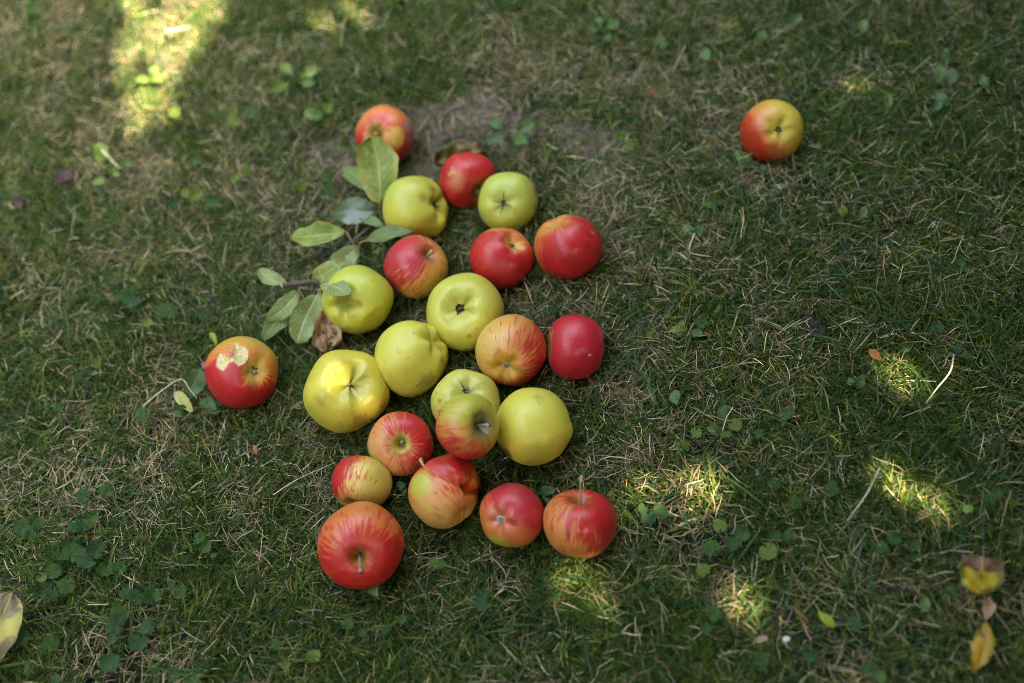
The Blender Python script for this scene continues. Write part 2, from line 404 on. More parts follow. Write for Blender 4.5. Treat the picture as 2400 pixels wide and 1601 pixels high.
def make_apple(name, label, cx, cy, R, pole, kind, style, shape=None, lift=0.0, sink=0.85, patches=(), blush=(0, -1, 0.3), green=(0, 1, 0.3),
               stem=None, calyx=None, spin=0.0, deform=None, flesh=None, rscale=1.0, toward=0.0):
    seed = len(APPLES) + 1; shape = shape or {}
    cx, cy, R = cx * S24, cy * S24, R * S24
    d = ray(cx, cy); h = 0.03
    for _ in range(12):
        t = (h - CAM.z) / d.z - toward; r = R * t / FPX * rscale; h = r * sink + lift
        if toward: break
    if toward:
        t0 = (0.035 - CAM.z) / d.z; t = t0 - toward; r = R * t / FPX * rscale
    C = CAM + d * t
    rt, up, tw = frame_at(cx, cy)
    def cam2w(q): return rt * q[0] + up * q[1] + tw * q[2]
    dx, dy, sg = pole; e = cam2w((dx, dy, sg * math.sqrt(max(0.0, 1 - dx * dx - dy * dy)))).normalized()
    ax = e if kind == 'stem' else -e
    xa = (tw - ax * tw.dot(ax)); xa = xa.normalized() if xa.length > 0.05 else ax.orthogonal().normalized()
    ya = ax.cross(xa); M = Matrix((xa, ya, ax)).transposed() @ Matrix.Rotation(spin, 3, 'Z')
    Mi = M.inverted()
    def loc(q): return tuple(Mi @ cam2w(q).normalized())
    V, D, T, P, ns, nr = apple_shape(r, shape, seed, *((200, 130) if flesh else (112, 72)))
    Mn = np.array(M)
    fl = np.zeros(len(V))
    if deform is not None or flesh is not None:
        B = np.array([list(rt), list(up), list(tw)])          # world -> camera-frame axes of this fruit
        Q = (V @ Mn.T) @ B.T / r                               # camera-frame coordinates in radii
        if deform is not None:
            Q = deform(Q, D, T, P)
        if flesh is not None:
            fl, Q = flesh(Q)
        V = (Q * r) @ B @ Mn
    faces = [grid_faces(nr, ns), np.array([list(range(ns))]), np.array([[(nr - 1) * ns + q for q in range(ns)][::-1]])]
    st = np.stack([np.cos(P), np.sin(P), T], -1)
    me = mesh_np("apple_body", V, faces, True, (("ac", "FLOAT_VECTOR", D), ("st", "FLOAT_VECTOR", st), ("flesh", "FLOAT", fl)))
    mat = mat_apple(label.split()[0] + "_apple_skin", style, loc(blush), loc(green), [(loc(p[0]), *p[1:]) for p in patches], seed)
    base = Vector((C.x, C.y, C.z - r * sink))
    o = empty(name, base, label, "apple", "apples lying on the lawn")
    body = link_mesh("body", me, mat, o)
    rel = Matrix.Translation(C - base) @ M.to_4x4()
    body.matrix_local = rel
    Vs = V.reshape(nr, ns, 3); zs, zc = Vs[0, :, 2].mean(), Vs[-1, :, 2].mean(); cs, cc = Vs[0].mean(0), Vs[-1].mean(0)
    if stem:
        s_ = link_mesh("stem", stem_mesh(r, zs - 0.03 * r, stem[0], (stem[1], stem[2]), stem[3]), stem[4] if len(stem) > 4 else MAT_STEM, o)
        s_.matrix_local = rel @ Matrix.Translation((cs[0], cs[1], 0))
    if calyx:
        cw = calyx.get('w', 0.11); nrm = calyx.get('raise', 0.0)
        k = link_mesh("calyx", core_mesh(r, zc - 0.005 * r - nrm * r, cw, seed), calyx.get('core', MAT_CORE), o)
        k.matrix_local = rel @ Matrix.Translation((cc[0], cc[1], 0))
        s_ = link_mesh("sepals", calyx_mesh(r, zc - 0.015 * r - nrm * r, cw, seed, calyx.get('n', 5), calyx.get('len', 0.16), calyx.get('closed', False), calyx.get('wild', 0.6), calyx.get('slim', 1.0)), calyx.get('mat', MAT_SEPAL), k)
    APPLES.append((label, C, r)); return o

RS = dict(a=YEL, b=YEL, mid=ORANGE, midr=(-0.9, 0.1), red=RED, red2=DEEP, redr=(-0.25, 0.55), streak=0.5)
def rs_(**k): q = dict(RS); q.update(k); return q
GS = dict(a=YG, b=YG2, rough=0.40, ccol=(0.40, 0.36, 0.06), scol=(0.34, 0.33, 0.06), ca=0.5, sa=0.5, spec=0.4)
def gs_(**k): q = dict(GS); q.update(k); return q
QS = dict(H=0.92, rib=0.035, crib=0.05, lump=0.045, dc=0.28, wc=0.34)
def qs_(**k): q = dict(QS); q.update(k); return q

RUST = (0.20, 0.12, 0.05); SCAB = (0.26, 0.19, 0.17)

def d_creased(Q, D, T, P):
    x, y, z = Q[:, 0], Q[:, 1], Q[:, 2]
    front = smooth(z, -0.35, 0.25)
    hole = np.exp(-(((x - 0.74) ** 2) / 0.022 + ((y - 0.10) ** 2) / 0.030)) * front          # blossom end, a deep pit on the right flank
    s2 = y - 0.44 + 0.46 * x
    valley = np.exp(-(s2 / 0.13) ** 2) * (0.35 + 0.65 * smooth(x, -0.2, 0.7)) * smooth(x, -0.95, -0.3) * front   # dip between the front and rear lobes
    ln = x - 0.72 - 0.16 * (y - 0.05)
    seam = np.exp(-(ln / 0.045) ** 2) * smooth(y, 0.15, -0.05) * front                       # crease running down from the pit
    back = smooth(ln, 0.0, 0.10) * smooth(y, 0.30, 0.0) * front                              # fold behind the crease lies lower
    rear = np.exp(-(((x - 0.42) ** 2 + (y - 0.92) ** 2) / 0.20))
    k = 1 - 0.40 * hole - 0.20 * valley - 0.12 * seam - 0.05 * back + 0.14 * rear
    return Q * k[:, None]

def d_facet(Q, D, T, P):
    n = np.array([0.45, -0.62, 0.64]); n /= np.linalg.norm(n)
    h = Q @ n; ex = np.maximum(0, h - 0.90)
    return Q - ex[:, None] * 0.85 * n
def d_bump_right(Q, D, T, P):
    c = np.array([0.93, -0.12, 0.25]); w = np.exp(-((Q - c) ** 2).sum(1) / 0.06)
    return Q * (1 + 0.07 * w)[:, None]
def d_quince_notch(Q, D, T, P):
    c = np.array([0.92, 0.20, 0.40]); w = np.exp(-((Q - c) ** 2).sum(1) / 0.05)
    c2 = np.array([0.80, -0.45, 0.40]); w2 = np.exp(-((Q - c2) ** 2).sum(1) / 0.10)
    return Q * (1 - 0.34 * w + 0.08 * w2)[:, None]

def flesh_bite(Q):
    poly_px = [(980, 350), (1060, 370), (1130, 420), (1175, 395), (1195, 300), (1205, 190), (1260, 185), (1290, 235), (1365, 240), (1425, 320), (1425, 440), (1370, 520), (1270, 565), (1235, 520),
               (1200, 490), (1130, 505), (1090, 580), (1045, 640), (985, 610), (925, 545), (940, 450)]
    # crop coordinates -> fruit radii
    cxp, cyp, Rp = (557 * S24 - 380) / 320 * 2281, (855 * S24 - 780) / 220 * 1568, 84 * S24 / 320 * 2281
    pl = np.array([((a - cxp) / Rp, -(b - cyp) / Rp) for a, b in poly_px])
    x, y = Q[:, 0], Q[:, 1]; inside = np.zeros(len(Q), bool); dmin = np.full(len(Q), 9.0)
    for k in range(len(pl)):
        a, b = pl[k], pl[(k + 1) % len(pl)]
        c = ((a[1] > y) != (b[1] > y)) & (x < (b[0] - a[0]) * (y - a[1]) / (b[1] - a[1] + 1e-12) + a[0]); inside ^= c
        ab = b - a; t = np.clip(((x - a[0]) * ab[0] + (y - a[1]) * ab[1]) / (ab @ ab), 0, 1)
        dmin = np.minimum(dmin, np.hypot(x - a[0] - t * ab[0], y - a[1] - t * ab[1]))
    inside &= Q[:, 2] > 0.1
    sd_ = np.where(inside, dmin, -dmin)
    m = smooth(sd_, -0.006, 0.010) * (Q[:, 2] > 0.1)
    dep = 0.040 * smooth(sd_, -0.004, 0.03) + 0.035 * smooth(sd_, 0.03, 0.12) + 0.010 * np.sin(Q[:, 0] * 23) * np.sin(Q[:, 1] * 27) * (sd_ > 0.02)
    return m, Q * (1 - dep)[:, None]

make_apple("red_apple", "red apple with a yellow cheek and grey scab behind the tall upright leaf", 886, 314, 67, (-0.42, 0.10, 1), 'stem',
    rs_(redr=(-0.75, 0.25), midr=(-1.3, -0.6), streak=0.35, red2=RED), dict(H=0.92, ds=0.42, ws=0.30), blush=(0.1, -0.9, 0.35), spin=0.6,
    patches=[((0.28, 0.0, 0.9), 0.42, (0.66, 0.42, 0.09), 0.85, 0.7), ((0.72, 0.30, 0.6), 0.34, SCAB, 0.7, 0.8), ((0.80, -0.12, 0.6), 0.22, SCAB, 0.65, 0.7)],
    stem=(0.38, 0.05, 0.0, 0.045, MAT_STEM_B))
make_apple("red_apple", "bright red apple touching the withered brown leaf at the top of the heap", 1072, 412, 66, (0.58, -0.52, 1), 'stem',
    rs_(redr=(-0.75, 0.1), midr=(-1.2, -0.6), streak=0.3, sw=0.40, scol=(0.42, 0.26, 0.08)), dict(H=0.90, ds=0.46, ws=0.40), blush=(0.3, 0.1, 0.6),
    patches=[((-0.32, -0.12, 0.94), 0.40, (0.60, 0.26, 0.09), 0.5, 1.2), ((-0.5, 0.25, 0.8), 0.16, (0.66, 0.36, 0.14), 0.6, 0.8)], stem=(0.40, 0.1, 0.05, 0.045, MAT_STEM_B))  # broad pale patch: a soft highlight painted left of centre
make_apple("yellow_apple", "lumpy yellow green apple with its blossom end in a notch beside the upper leaves", 953, 480, 74, (0.86, 0.16, 1), 'calyx',
    gs_(), qs_(H=0.98, dc=0.30, wc=0.36, lump=0.05), deform=d_quince_notch, blush=(1, 0, 0), calyx=dict(w=0.12, len=0.22, wild=1.0),
    patches=[((0.25, 0.36, 0.9), 0.16, TAN, 0.6, 0.75), ((0.62, 0.55, 0.55), 0.26, (0.34, 0.24, 0.07), 0.5, 0.7), ((0.45, 0.15, 0.88), 0.10, TAN, 0.45, 0.6)])
make_apple("yellow_apple", "small light green apple with dark sprawling sepals facing up", 1167, 468, 70, (-0.20, 0.02, 1), 'calyx',
    gs_(a=(0.50, 0.49, 0.08), b=(0.43, 0.46, 0.08)), qs_(H=0.90, rib=0.02, crib=0.018, lump=0.04, dc=0.17, wc=0.40), calyx=dict(w=0.05, len=0.34, n=8, wild=0.7, slim=0.45),
    patches=[((-0.25, -0.72, 0.64), 0.09, (0.62, 0.56, 0.36), 0.6, 0.5)])
make_apple("red_apple", "glossy deep red apple with its pale blossom end turned to the upper right", 1152, 592, 72, (0.50, 0.58, 1), 'calyx',
    rs_(redr=(-0.75, 0.05), midr=(-1.3, -0.7), streak=0.4, cw=0.40, ccol=(0.62, 0.34, 0.07), ca=0.9, rough=0.30), dict(H=0.90, dc=0.30, wc=0.30), blush=(-0.2, -0.7, 0.6),
    calyx=dict(w=0.10, len=0.17, mat=MAT_SEPAL_G))
make_apple("red_apple", "large red apple with small bite holes at the right edge of the heap", 1303, 567, 78, (-0.42, 0.82, 1), 'calyx',
    rs_(redr=(-0.55, 0.3), midr=(-1.2, -0.4), streak=0.45, ccol=(0.60, 0.26, 0.06), cw=0.62, rough=0.32), dict(H=0.93, lump=0.045, dc=0.16, wc=0.32), blush=(0.5, -0.25, 0.6),
    patches=[((0.74, 0.66, 0.1), 0.07, (0.55, 0.38, 0.25), 0.9, 0.2), ((0.72, 0.42, 0.55), 0.045, (0.10, 0.05, 0.03), 0.9, 0.15), ((0.73, 0.40, 0.55), 0.08, (0.60, 0.36, 0.2), 0.5, 0.3), ((-0.62, 0.12, 0.78), 0.07, (0.30, 0.05, 0.02), 0.6, 0.4)])
make_apple("striped_apple", "magenta and yellow striped apple with a pale green stem", 955, 614, 73, (0.50, 0.50, 1), 'stem',
    rs_(a=YEL, b=(0.68, 0.46, 0.10), red=(0.50, 0.006, 0.028), red2=(0.44, 0.004, 0.045), redr=(-0.15, 0.6), midr=(-1.0, 0.2), mida=0.5, streak=0.75, stripe=0.75, scol=(0.30, 0.10, 0.03), sw=0.3),
    dict(H=0.92, ds=0.30, ws=0.30), blush=(-0.75, 0.55, 0.45), stem=(0.46, 0.10, 0.0, 0.05))
make_apple("yellow_apple", "yellow green apple with a flattened flank, hanging on the leafy twig", 822, 690, 80, (-0.52, -0.10, 1), 'stem',
    gs_(a=(0.58, 0.52, 0.065), b=(0.46, 0.47, 0.065), sa=0.7, scol=(0.30, 0.30, 0.07), sw=0.3), qs_(H=0.90, ds=0.46, ws=0.32, srib=0.05, tap=0.02), deform=d_facet,
    patches=[((-0.05, -0.08, 0.99), 0.07, (0.40, 0.33, 0.08), 0.6, 0.4), ((-0.3, -0.75, 0.5), 0.14, (0.40, 0.32, 0.08), 0.5, 0.6)])
make_apple("yellow_apple", "wide pale green apple with a black withered blossom end near its middle", 1064, 715, 88, (-0.17, 0.14, 1), 'calyx',
    gs_(a=(0.60, 0.53, 0.085), b=(0.54, 0.50, 0.085)), qs_(H=0.86, dc=0.36, wc=0.40, rib=0.015, crib=0.015, crease=0.06), calyx=dict(w=0.11, len=0.15, n=14, closed=False, wild=2.6, slim=0.8),
    patches=[((0.12, -0.57, 0.8), 0.06, (0.22, 0.14, 0.03), 0.8, 0.3), ((0.28, -0.38, 0.85), 0.06, (0.40, 0.30, 0.06), 0.6, 0.3), ((0.52, -0.02, 0.8), 0.06, (0.42, 0.30, 0.06), 0.6, 0.3), ((0.30, 0.36, 0.8), 0.035, (0.30, 0.16, 0.05), 0.7, 0.2)])
make_apple("yellow_apple", "tall yellow apple with sooty specks beside the big dimpled yellow one", 945, 821, 85, (-0.74, -0.52, -1), 'stem',
    gs_(a=(0.64, 0.55, 0.085), b=(0.60, 0.52, 0.08), sw=0.3), qs_(H=0.94, lump=0.05, ds=0.44, ws=0.22, dc=0.22, rib=0.045),
    patches=[((0.42, -0.62, 0.66), 0.30, (0.10, 0.09, 0.05), 0.55, 1.1), ((0.80, -0.02, 0.5), 0.10, (0.20, 0.15, 0.05), 0.5, 0.7), ((0.05, 0.66, 0.74), 0.03, (0.05, 0.04, 0.02), 0.9, 0.1)], stem=(0.42, 0.0, 0.0, 0.05, MAT_STEM_B))
make_apple("yellow_apple", "largest yellow apple with a deep puckered dimple and a patch of sun", 795, 895, 95, (0.13, 0.20, 1), 'calyx',
    gs_(a=(0.63, 0.52, 0.075), b=(0.64, 0.52, 0.07), rough=0.34, ccol=(0.40, 0.38, 0.09), ca=0.7, cw=0.55), qs_(H=0.90, dc=0.32, wc=0.36, crib=0.04, crease=0.17, rib=0.045, lump=0.035), spin=0.9,
    calyx=dict(w=0.045, len=0.07, n=5, wild=1.0, closed=True, mat=MAT_SEPAL_G),
    patches=[((-0.6, -0.25, 0.75), 0.16, (0.42, 0.28, 0.05), 0.5, 0.9), ((0.35, -0.78, 0.5), 0.32, (0.34, 0.20, 0.03), 0.6, 0.9), ((0.82, -0.30, 0.4), 0.12, (0.22, 0.13, 0.04), 0.5, 0.8), ((-0.15, -0.80, 0.5), 0.20, (0.36, 0.24, 0.05), 0.4, 0.9)])
make_apple("striped_apple", "orange red apple with its grey blossom end low at the front", 1173, 808, 82, (-0.17, -0.50, 1), 'calyx',
    rs_(a=(0.66, 0.40, 0.10), b=(0.66, 0.40, 0.10), redr=(0.10, 0.85), midr=(-0.9, 0.4), mida=0.75, streak=0.75, stripe=0.6, ccol=(0.64, 0.33, 0.055), cw=0.55, ca=0.9), dict(H=0.96, dc=0.30, wc=0.34, crib=0.03), blush=(0.92, -0.25, 0.1),
    calyx=dict(w=0.085, len=0.14, mat=MAT_SEPAL_G, core=MAT_SEPAL_G, closed=True))
make_apple("red_apple", "crimson apple lying on its side with stripes running across it", 1321, 797, 77, (-0.985, 0.03, 1), 'stem',
    rs_(a=(0.62, 0.24, 0.06), b=(0.62, 0.24, 0.06), red=(0.54, 0.005, 0.026), red2=(0.44, 0.004, 0.032), redr=(-1.0, -0.05), midr=(-1.6, -1.0), streak=0.6, rough=0.32), dict(H=0.90, ds=0.26, ws=0.40, dc=0.16, wc=0.40, lump=0.02), blush=(0, 0.5, 0.6),
    patches=[((0.42, -0.22, 0.86), 0.05, (0.72, 0.55, 0.4), 0.8, 0.4), ((0.85, 0.35, 0.3), 0.25, (0.50, 0.22, 0.18), 0.5, 0.9), ((-0.86, 0.3, 0.4), 0.14, (0.55, 0.25, 0.2), 0.6, 1.0)])
make_apple("yellow_apple", "pale yellow apple with open sepals half hidden under the stacked apple", 1070, 925, 81, (0.0, 0.42, 1), 'calyx',
    gs_(a=(0.62, 0.54, 0.12), b=(0.58, 0.52, 0.11)), qs_(H=0.92, dc=0.22, wc=0.34, crib=0.02), calyx=dict(w=0.07, len=0.27, n=5, wild=0.9, slim=0.9, mat=mat_plain('green_grey_sepal', (0.05, 0.045, 0.03), (0.30, 0.29, 0.16), 260, 0.85)),
    patches=[((-0.72, 0.05, 0.66), 0.08, (0.45, 0.20, 0.02), 0.8, 0.7), ((-0.78, 0.28, 0.55), 0.05, (0.40, 0.20, 0.03), 0.7, 0.5), ((-0.78, -0.25, 0.55), 0.06, (0.40, 0.16, 0.03), 0.8, 0.5)])
make_apple("yellow_apple", "smooth yellow apple with a brown rot spot low on its side", 1224, 979, 86, (-0.10, 0.80, -1), 'calyx',
    gs_(a=(0.66, 0.55, 0.075), b=(0.63, 0.53, 0.08)), qs_(H=1.02, rib=0.01, lump=0.02, tap=-0.02, dc=0.12, ds=0.03), deform=d_bump_right,
    patches=[((-0.74, -0.62, 0.28), 0.26, (0.11, 0.06, 0.03), 0.95, 0.7), ((0.0, -0.88, 0.42), 0.22, (0.34, 0.24, 0.05), 0.45, 1.0), ((0.1, 0.72, 0.66), 0.14, (0.26, 0.18, 0.05), 0.4, 1.0)])
make_apple("striped_apple", "red streaked apple seen stem end on with a green cheek", 920, 1018, 74, (0.0, -0.03, 1), 'stem',
    rs_(a=(0.62, 0.33, 0.12), b=(0.58, 0.30, 0.10), redr=(-0.15, 0.75), midr=(-1.1, 0.0), mida=0.6, streak=0.95, stripe=0.55, scol=(0.36, 0.34, 0.05), sw=0.34, sa=0.95), dict(H=0.84, ds=0.44, ws=0.22), blush=(0.75, 0.35, 0.3),
    patches=[((-0.72, -0.58, 0.25), 0.50, LIME, 0.95, 0.35), ((0.92, -0.05, 0.3), 0.14, LIME, 0.8, 0.4)], stem=(0.34, 0.06, -0.02, 0.055, MAT_STEM_B))
make_apple("striped_apple", "misshapen creased apple with a short green stem between two lobes", 1021, 1130, 82, (-0.60, 0.68, -1), 'stem',
    rs_(a=(0.66, 0.36, 0.10), b=(0.66, 0.34, 0.08), redr=(0.25, 0.95), midr=(-0.8, 0.4), mida=0.8, streak=0.7, stripe=0.75, scol=(0.60, 0.26, 0.06)), dict(H=0.94, ds=0.28, ws=0.34, dc=0.2, lump=0.03), blush=(0.2, 0.85, 0.2), deform=d_creased, spin=0.3,
    patches=[((-0.70, 0.22, 0.68), 0.46, (0.46, 0.42, 0.055), 0.95, 0.45), ((-0.42, -0.42, 0.8), 0.16, (0.55, 0.42, 0.06), 0.7, 0.6), ((0.74, 0.10, 0.6), 0.12, (0.06, 0.045, 0.02), 0.9, 0.3), ((0.80, 0.40, 0.4), 0.22, (0.55, 0.36, 0.05), 0.7, 0.5)], stem=(0.72, 0.05, 0.10, 0.055))
make_apple("striped_apple", "small apple with a pale yellow middle and a red edge above the biggest red one", 828, 1110, 69, (-0.25, -0.88, 1), 'calyx',
    rs_(a=(0.62, 0.50, 0.12), b=(0.60, 0.46, 0.10), redr=(0.15, 0.75), midr=(-0.3, 0.6), mida=0.8, streak=0.85, stripe=0.8, ccol=(0.45, 0.05, 0.02)), dict(H=0.88), blush=(-0.85, 0.45, -0.1))
make_apple("striped_apple", "biggest orange red apple with a brown stem in its hollow, nearest the camera", 829, 1252, 98, (-0.05, -0.36, 1), 'stem',
    rs_(a=(0.64, 0.24, 0.05), b=(0.62, 0.20, 0.045), red=(0.54, 0.010, 0.014), red2=(0.48, 0.008, 0.014), redr=(-0.15, 0.75), midr=(-1.2, -0.3), mida=0.8, streak=1.0, stripe=0.85, scol=(0.34, 0.27, 0.05), sw=0.20, rough=0.32), dict(H=0.88, ds=0.42, ws=0.23), blush=(0.1, -0.6, 0.5),
    patches=[((-0.14, -0.75, 0.64), 0.035, (0.06, 0.05, 0.01), 0.8, 0.2)], stem=(0.62, -0.22, -0.10, 0.042, MAT_STEM_B))
make_apple("red_apple", "crimson apple with a closed white blossom end and a lime green lower edge", 1175, 1183, 74, (-0.40, -0.17, 1), 'calyx',
    rs_(a=(0.60, 0.28, 0.05), b=(0.56, 0.30, 0.05), red=(0.50, 0.008, 0.03), red2=(0.48, 0.02, 0.04), redr=(-0.30, 0.55), midr=(-1.2, -0.3), streak=0.45, ccol=(0.50, 0.10, 0.06), ca=0.6, cw=0.5), dict(H=0.95, dc=0.16, wc=0.30, crib=0.03), blush=(0.35, 0.8, 0.3),
    patches=[((-0.42, -0.85, 0.3), 0.42, (0.38, 0.36, 0.03), 0.9, 0.6), ((-0.78, -0.2, 0.55), 0.22, (0.45, 0.22, 0.05), 0.5, 0.8)], calyx=dict(w=0.13, len=0.12, closed=True, mat=MAT_SEPAL_G, core=MAT_SEPAL_G, n=7, **{'raise': 0.02}))
make_apple("striped_apple", "red striped apple standing upright with a long thin stem", 1332, 1204, 85, (0.02, 0.86, 1), 'stem',
    rs_(a=(0.66, 0.34, 0.09), b=(0.66, 0.34, 0.09), redr=(-0.15, 0.65), midr=(-1.2, -0.4), mida=0.7, streak=1.1, stripe=0.85, scol=(0.40, 0.12, 0.03), sw=0.3), dict(H=0.90, tap=0.10, ds=0.40, ws=0.36), blush=(0.75, 0.45, 0.4),
    stem=(1.02, 0.14, 0.02, 0.038, MAT_STEM))
make_apple("red_apple", "red apple with pecked white flesh lying alone to the left of the heap", 557, 855, 84, (0.43, 0.04, 1), 'calyx',
    rs_(a=(0.64, 0.38, 0.07), b=(0.56, 0.40, 0.06), red=(0.55, 0.006, 0.018), red2=(0.46, 0.004, 0.02), redr=(0.0, 0.35), midr=(-1.0, 0.2), mida=0.85, streak=0.4, stripe=0.35, blot=0.4, ccol=(0.58, 0.40, 0.08), cw=0.46, ca=0.8), dict(H=0.88, dc=0.22, wc=0.30, crib=0.015, lump=0.015), blush=(-0.25, -0.80, 0.5), green=(0.3, 0.9, 0.2),
    patches=[((-0.22, 0.10, 0.95), 0.30, (0.52, 0.05, 0.07), 0.75, 0.5)], calyx=dict(w=0.10, len=0.15, mat=MAT_SEPAL, core=MAT_SEPAL_G), flesh=flesh_bite)
make_apple("red_apple", "orange and yellow apple lying far off alone on the right", 1772, 302, 71, (0.28, 0.08, 1), 'calyx',
    rs_(a=(0.60, 0.42, 0.055), b=(0.60, 0.42, 0.055), red=(0.56, 0.02, 0.012), red2=(0.56, 0.04, 0.014), redr=(-0.05, 0.75), midr=(-0.65, 0.3), streak=0.2, ccol=(0.55, 0.42, 0.06), cw=0.5, ca=0.9), dict(H=0.90, dc=0.20, wc=0.34, lump=0.012, rib=0.01), blush=(-0.80, -0.50, 0.1),
    calyx=dict(w=0.085, len=0.13, mat=MAT_SEPAL))
# the one on top of its neighbours
make_apple("striped_apple", "green and orange apple stacked on top of others with a dark hollow and grey stem", 1075, 977, 75, (0.60, 0.02, 1), 'stem',
    rs_(a=(0.48, 0.40, 0.07), b=(0.46, 0.42, 0.06), redr=(0.35, 1.1), midr=(-0.30, 0.65), mida=0.85, streak=0.6, stripe=0.6, scol=(0.17, 0.14, 0.045), sw=0.52, sa=0.9), dict(H=0.90, ds=0.50, ws=0.42), blush=(-0.45, -0.85, 0.1),
    stem=(0.62, -0.05, 0.02, 0.05, mat_plain("grey_stem", (0.20, 0.17, 0.13), (0.34, 0.30, 0.24), 300)), toward=0.0495)


# ------------------------------------------------------------------ leaves
def prof(kind, u):
    if kind == 'cup': return np.where(u < 0.6, np.sqrt(np.clip(1 - (1 - u / 0.6) ** 2, 0, 1)), 1 - 0.35 * (u - 0.6))
    if kind == 'ovate': return np.sin(np.pi * u ** 0.85) ** 0.75
    if kind == 'oblong': return np.clip(np.sin(np.pi * u), 0, 1) ** 0.5 * (0.85 + 0.25 * u)
    if kind == 'lance': return np.sin(np.pi * u ** 0.9) ** 1.1
    if kind == 'spoon': return np.sin(np.pi * u ** 1.6) ** 0.8 * (0.2 + 0.8 * smooth(u, 0.1, 0.6))
    if kind == 'fan': return np.clip(u, 0, 1) ** 0.55 * smooth(1.0 - u, -0.10, 0.22)
    return np.sin(np.pi * u)
def leaf_mesh(name, B, T, W, N, kind='ovate', fold=0.18, curl=0.10, wave=0.04, droop=0.0, serr=0.0, nser=9, seed=0, side=0.0, crump=0.0, nu=16, nv=8, ragged=0.06):
    """leaf blade from base B to tip T (world), full width W, face turned to N; origin stays at world zero"""
    rs = np.random.default_rng(seed + 5); B, T = Vector(B), Vector(T)
    X = T - B; L = X.length; X.normalize(); N = (N - X * N.dot(X)).normalized(); Y = N.cross(X)
    u = np.linspace(0, 1, nu + 1); v = np.linspace(-1, 1, nv + 1)
    U, V_ = np.meshgrid(u, v, indexing='ij')
    w = prof(kind, np.clip(U, 0.001, 0.999)) + 0.012
    se = 1 + serr * ((U * nser) % 1.0 - 0.5) * (np.abs(V_) > 0.99)
    if serr: se = se * 1.0
    ed = 1 + ragged * (np.sin(U * 17 + np.sign(V_) * 1.7 + seed) * 0.5 + np.sin(U * 31 + np.sign(V_) * 2.9 + 2 * seed) * 0.5)
    hw = W / 2 * w * se * ed
    p1, p2, p3 = rs.uniform(0, 6.28, 3)
    z = L * (curl * np.sin(np.pi * U) + droop * U ** 2) + fold * np.abs(V_) * hw + W * wave * np.sin(7 * U + p1) * np.abs(V_) * np.sign(V_) + W * wave * 0.7 * np.sin(11 * U + p2) * V_ ** 2
    if crump:
        z = z + W * crump * (np.sin(9 * U + 5 * V_ + p1) + np.sin(13 * U - 7 * V_ + p2) + np.sin(4 * V_ + 6 * U + p3)) / 2.2
    yy = V_ * hw + side * L * np.sin(np.pi * U * 0.9)
    P = np.array(B)[None, None] + U[..., None] * L * np.array(X) + yy[..., None] * np.array(Y) + z[..., None] * np.array(N)
    return mesh_np(name, P.reshape(-1, 3), [grid_faces(nu + 1, nv + 1, False)], True, (("luv", "FLOAT_VECTOR", np.stack([U, V_, 0 * U], -1).reshape(-1, 3)),))
def round_leaf_mesh(name, C, rad, N, az, seed=0, cup=0.18, nlob=11):
    """kidney shaped scalloped leaf: notch where its stalk joins at C"""
    rs = np.random.default_rng(seed + 9); N = N.normalized(); X = N.orthogonal().normalized(); Y = N.cross(X)
    X, Y = X * math.cos(az) + Y * math.sin(az), Y * math.cos(az) - X * math.sin(az)
    n, m = 36, 6; ph = np.linspace(-math.pi * 0.93, math.pi * 0.93, n + 1); q = np.linspace(0.0, 1, m + 1)
    PH, Q = np.meshgrid(ph, q, indexing='ij')
    rr = rad * (0.90 + 0.16 * np.cos(PH) - 0.05 * np.cos(2 * PH)) * (1 + 0.11 * np.abs(np.sin(PH * nlob / 2)) * Q ** 3) * rs.uniform(0.95, 1.05)
    x = Q * rr * np.cos(PH) + 0.15 * rad; y = Q * rr * np.sin(PH) * rs.uniform(0.88, 1.02)
    z = rad * (cup * Q ** 1.5 + 0.05 * np.cos(nlob * PH / 2) * Q ** 2 + 0.08 * rs.uniform(-1, 1) * np.sin(2 * PH + rs.uniform(0, 6)) * Q ** 2 + rs.uniform(-.16, .10) * np.cos(2 * PH) * Q ** 2)
    P = np.array(C)[None, None] + x[..., None] * np.array(X) + y[..., None] * np.array(Y) + z[..., None] * np.array(N)
    luv = np.stack([Q, np.abs(((PH / (2 * math.pi) * 7) + 0.5) % 1.0 - 0.5) * 2, 0 * Q], -1)
    return mesh_np(name, P.reshape(-1, 3), [grid_faces(n + 1, m + 1, False)[:, ::-1]], True, (("luv", "FLOAT_VECTOR", luv.reshape(-1, 3)),))
def child_world(name, me, mat, parent):
    """mesh given in world coordinates, hung under an Empty without moving"""
    V = np.empty(len(me.vertices) * 3, np.float32); me.vertices.foreach_get("co", V)
    V = V.reshape(-1, 3) - np.array(parent.matrix_world_loc if hasattr(parent, 'matrix_world_loc') else WLOC[parent.name], np.float32)
    me.vertices.foreach_set("co", V.ravel()); me.update()
    o = link_mesh(name, me, mat, parent); WLOC[o.name] = WLOC[parent.name]
    return o
WLOC = {}
def thing(name, loc, label, cat, group=None):
    o = empty(name, loc, label, cat, group); WLOC[o.name] = tuple(loc); return o
def whole(name, me, mat, label, cat, group=None):
    """a thing that is one mesh: origin moved to its lowest middle"""
    V = np.empty(len(me.vertices) * 3, np.float32); me.vertices.foreach_get("co", V); V = V.reshape(-1, 3)
    c = np.array([V[:, 0].mean(), V[:, 1].mean(), V[:, 2].min()]); me.vertices.foreach_set("co", (V - c).astype(np.float32).ravel()); me.update()
    o = link_mesh(name, me, mat); o.location = c; WLOC[o.name] = tuple(c); return tag(o, label, cat, group)
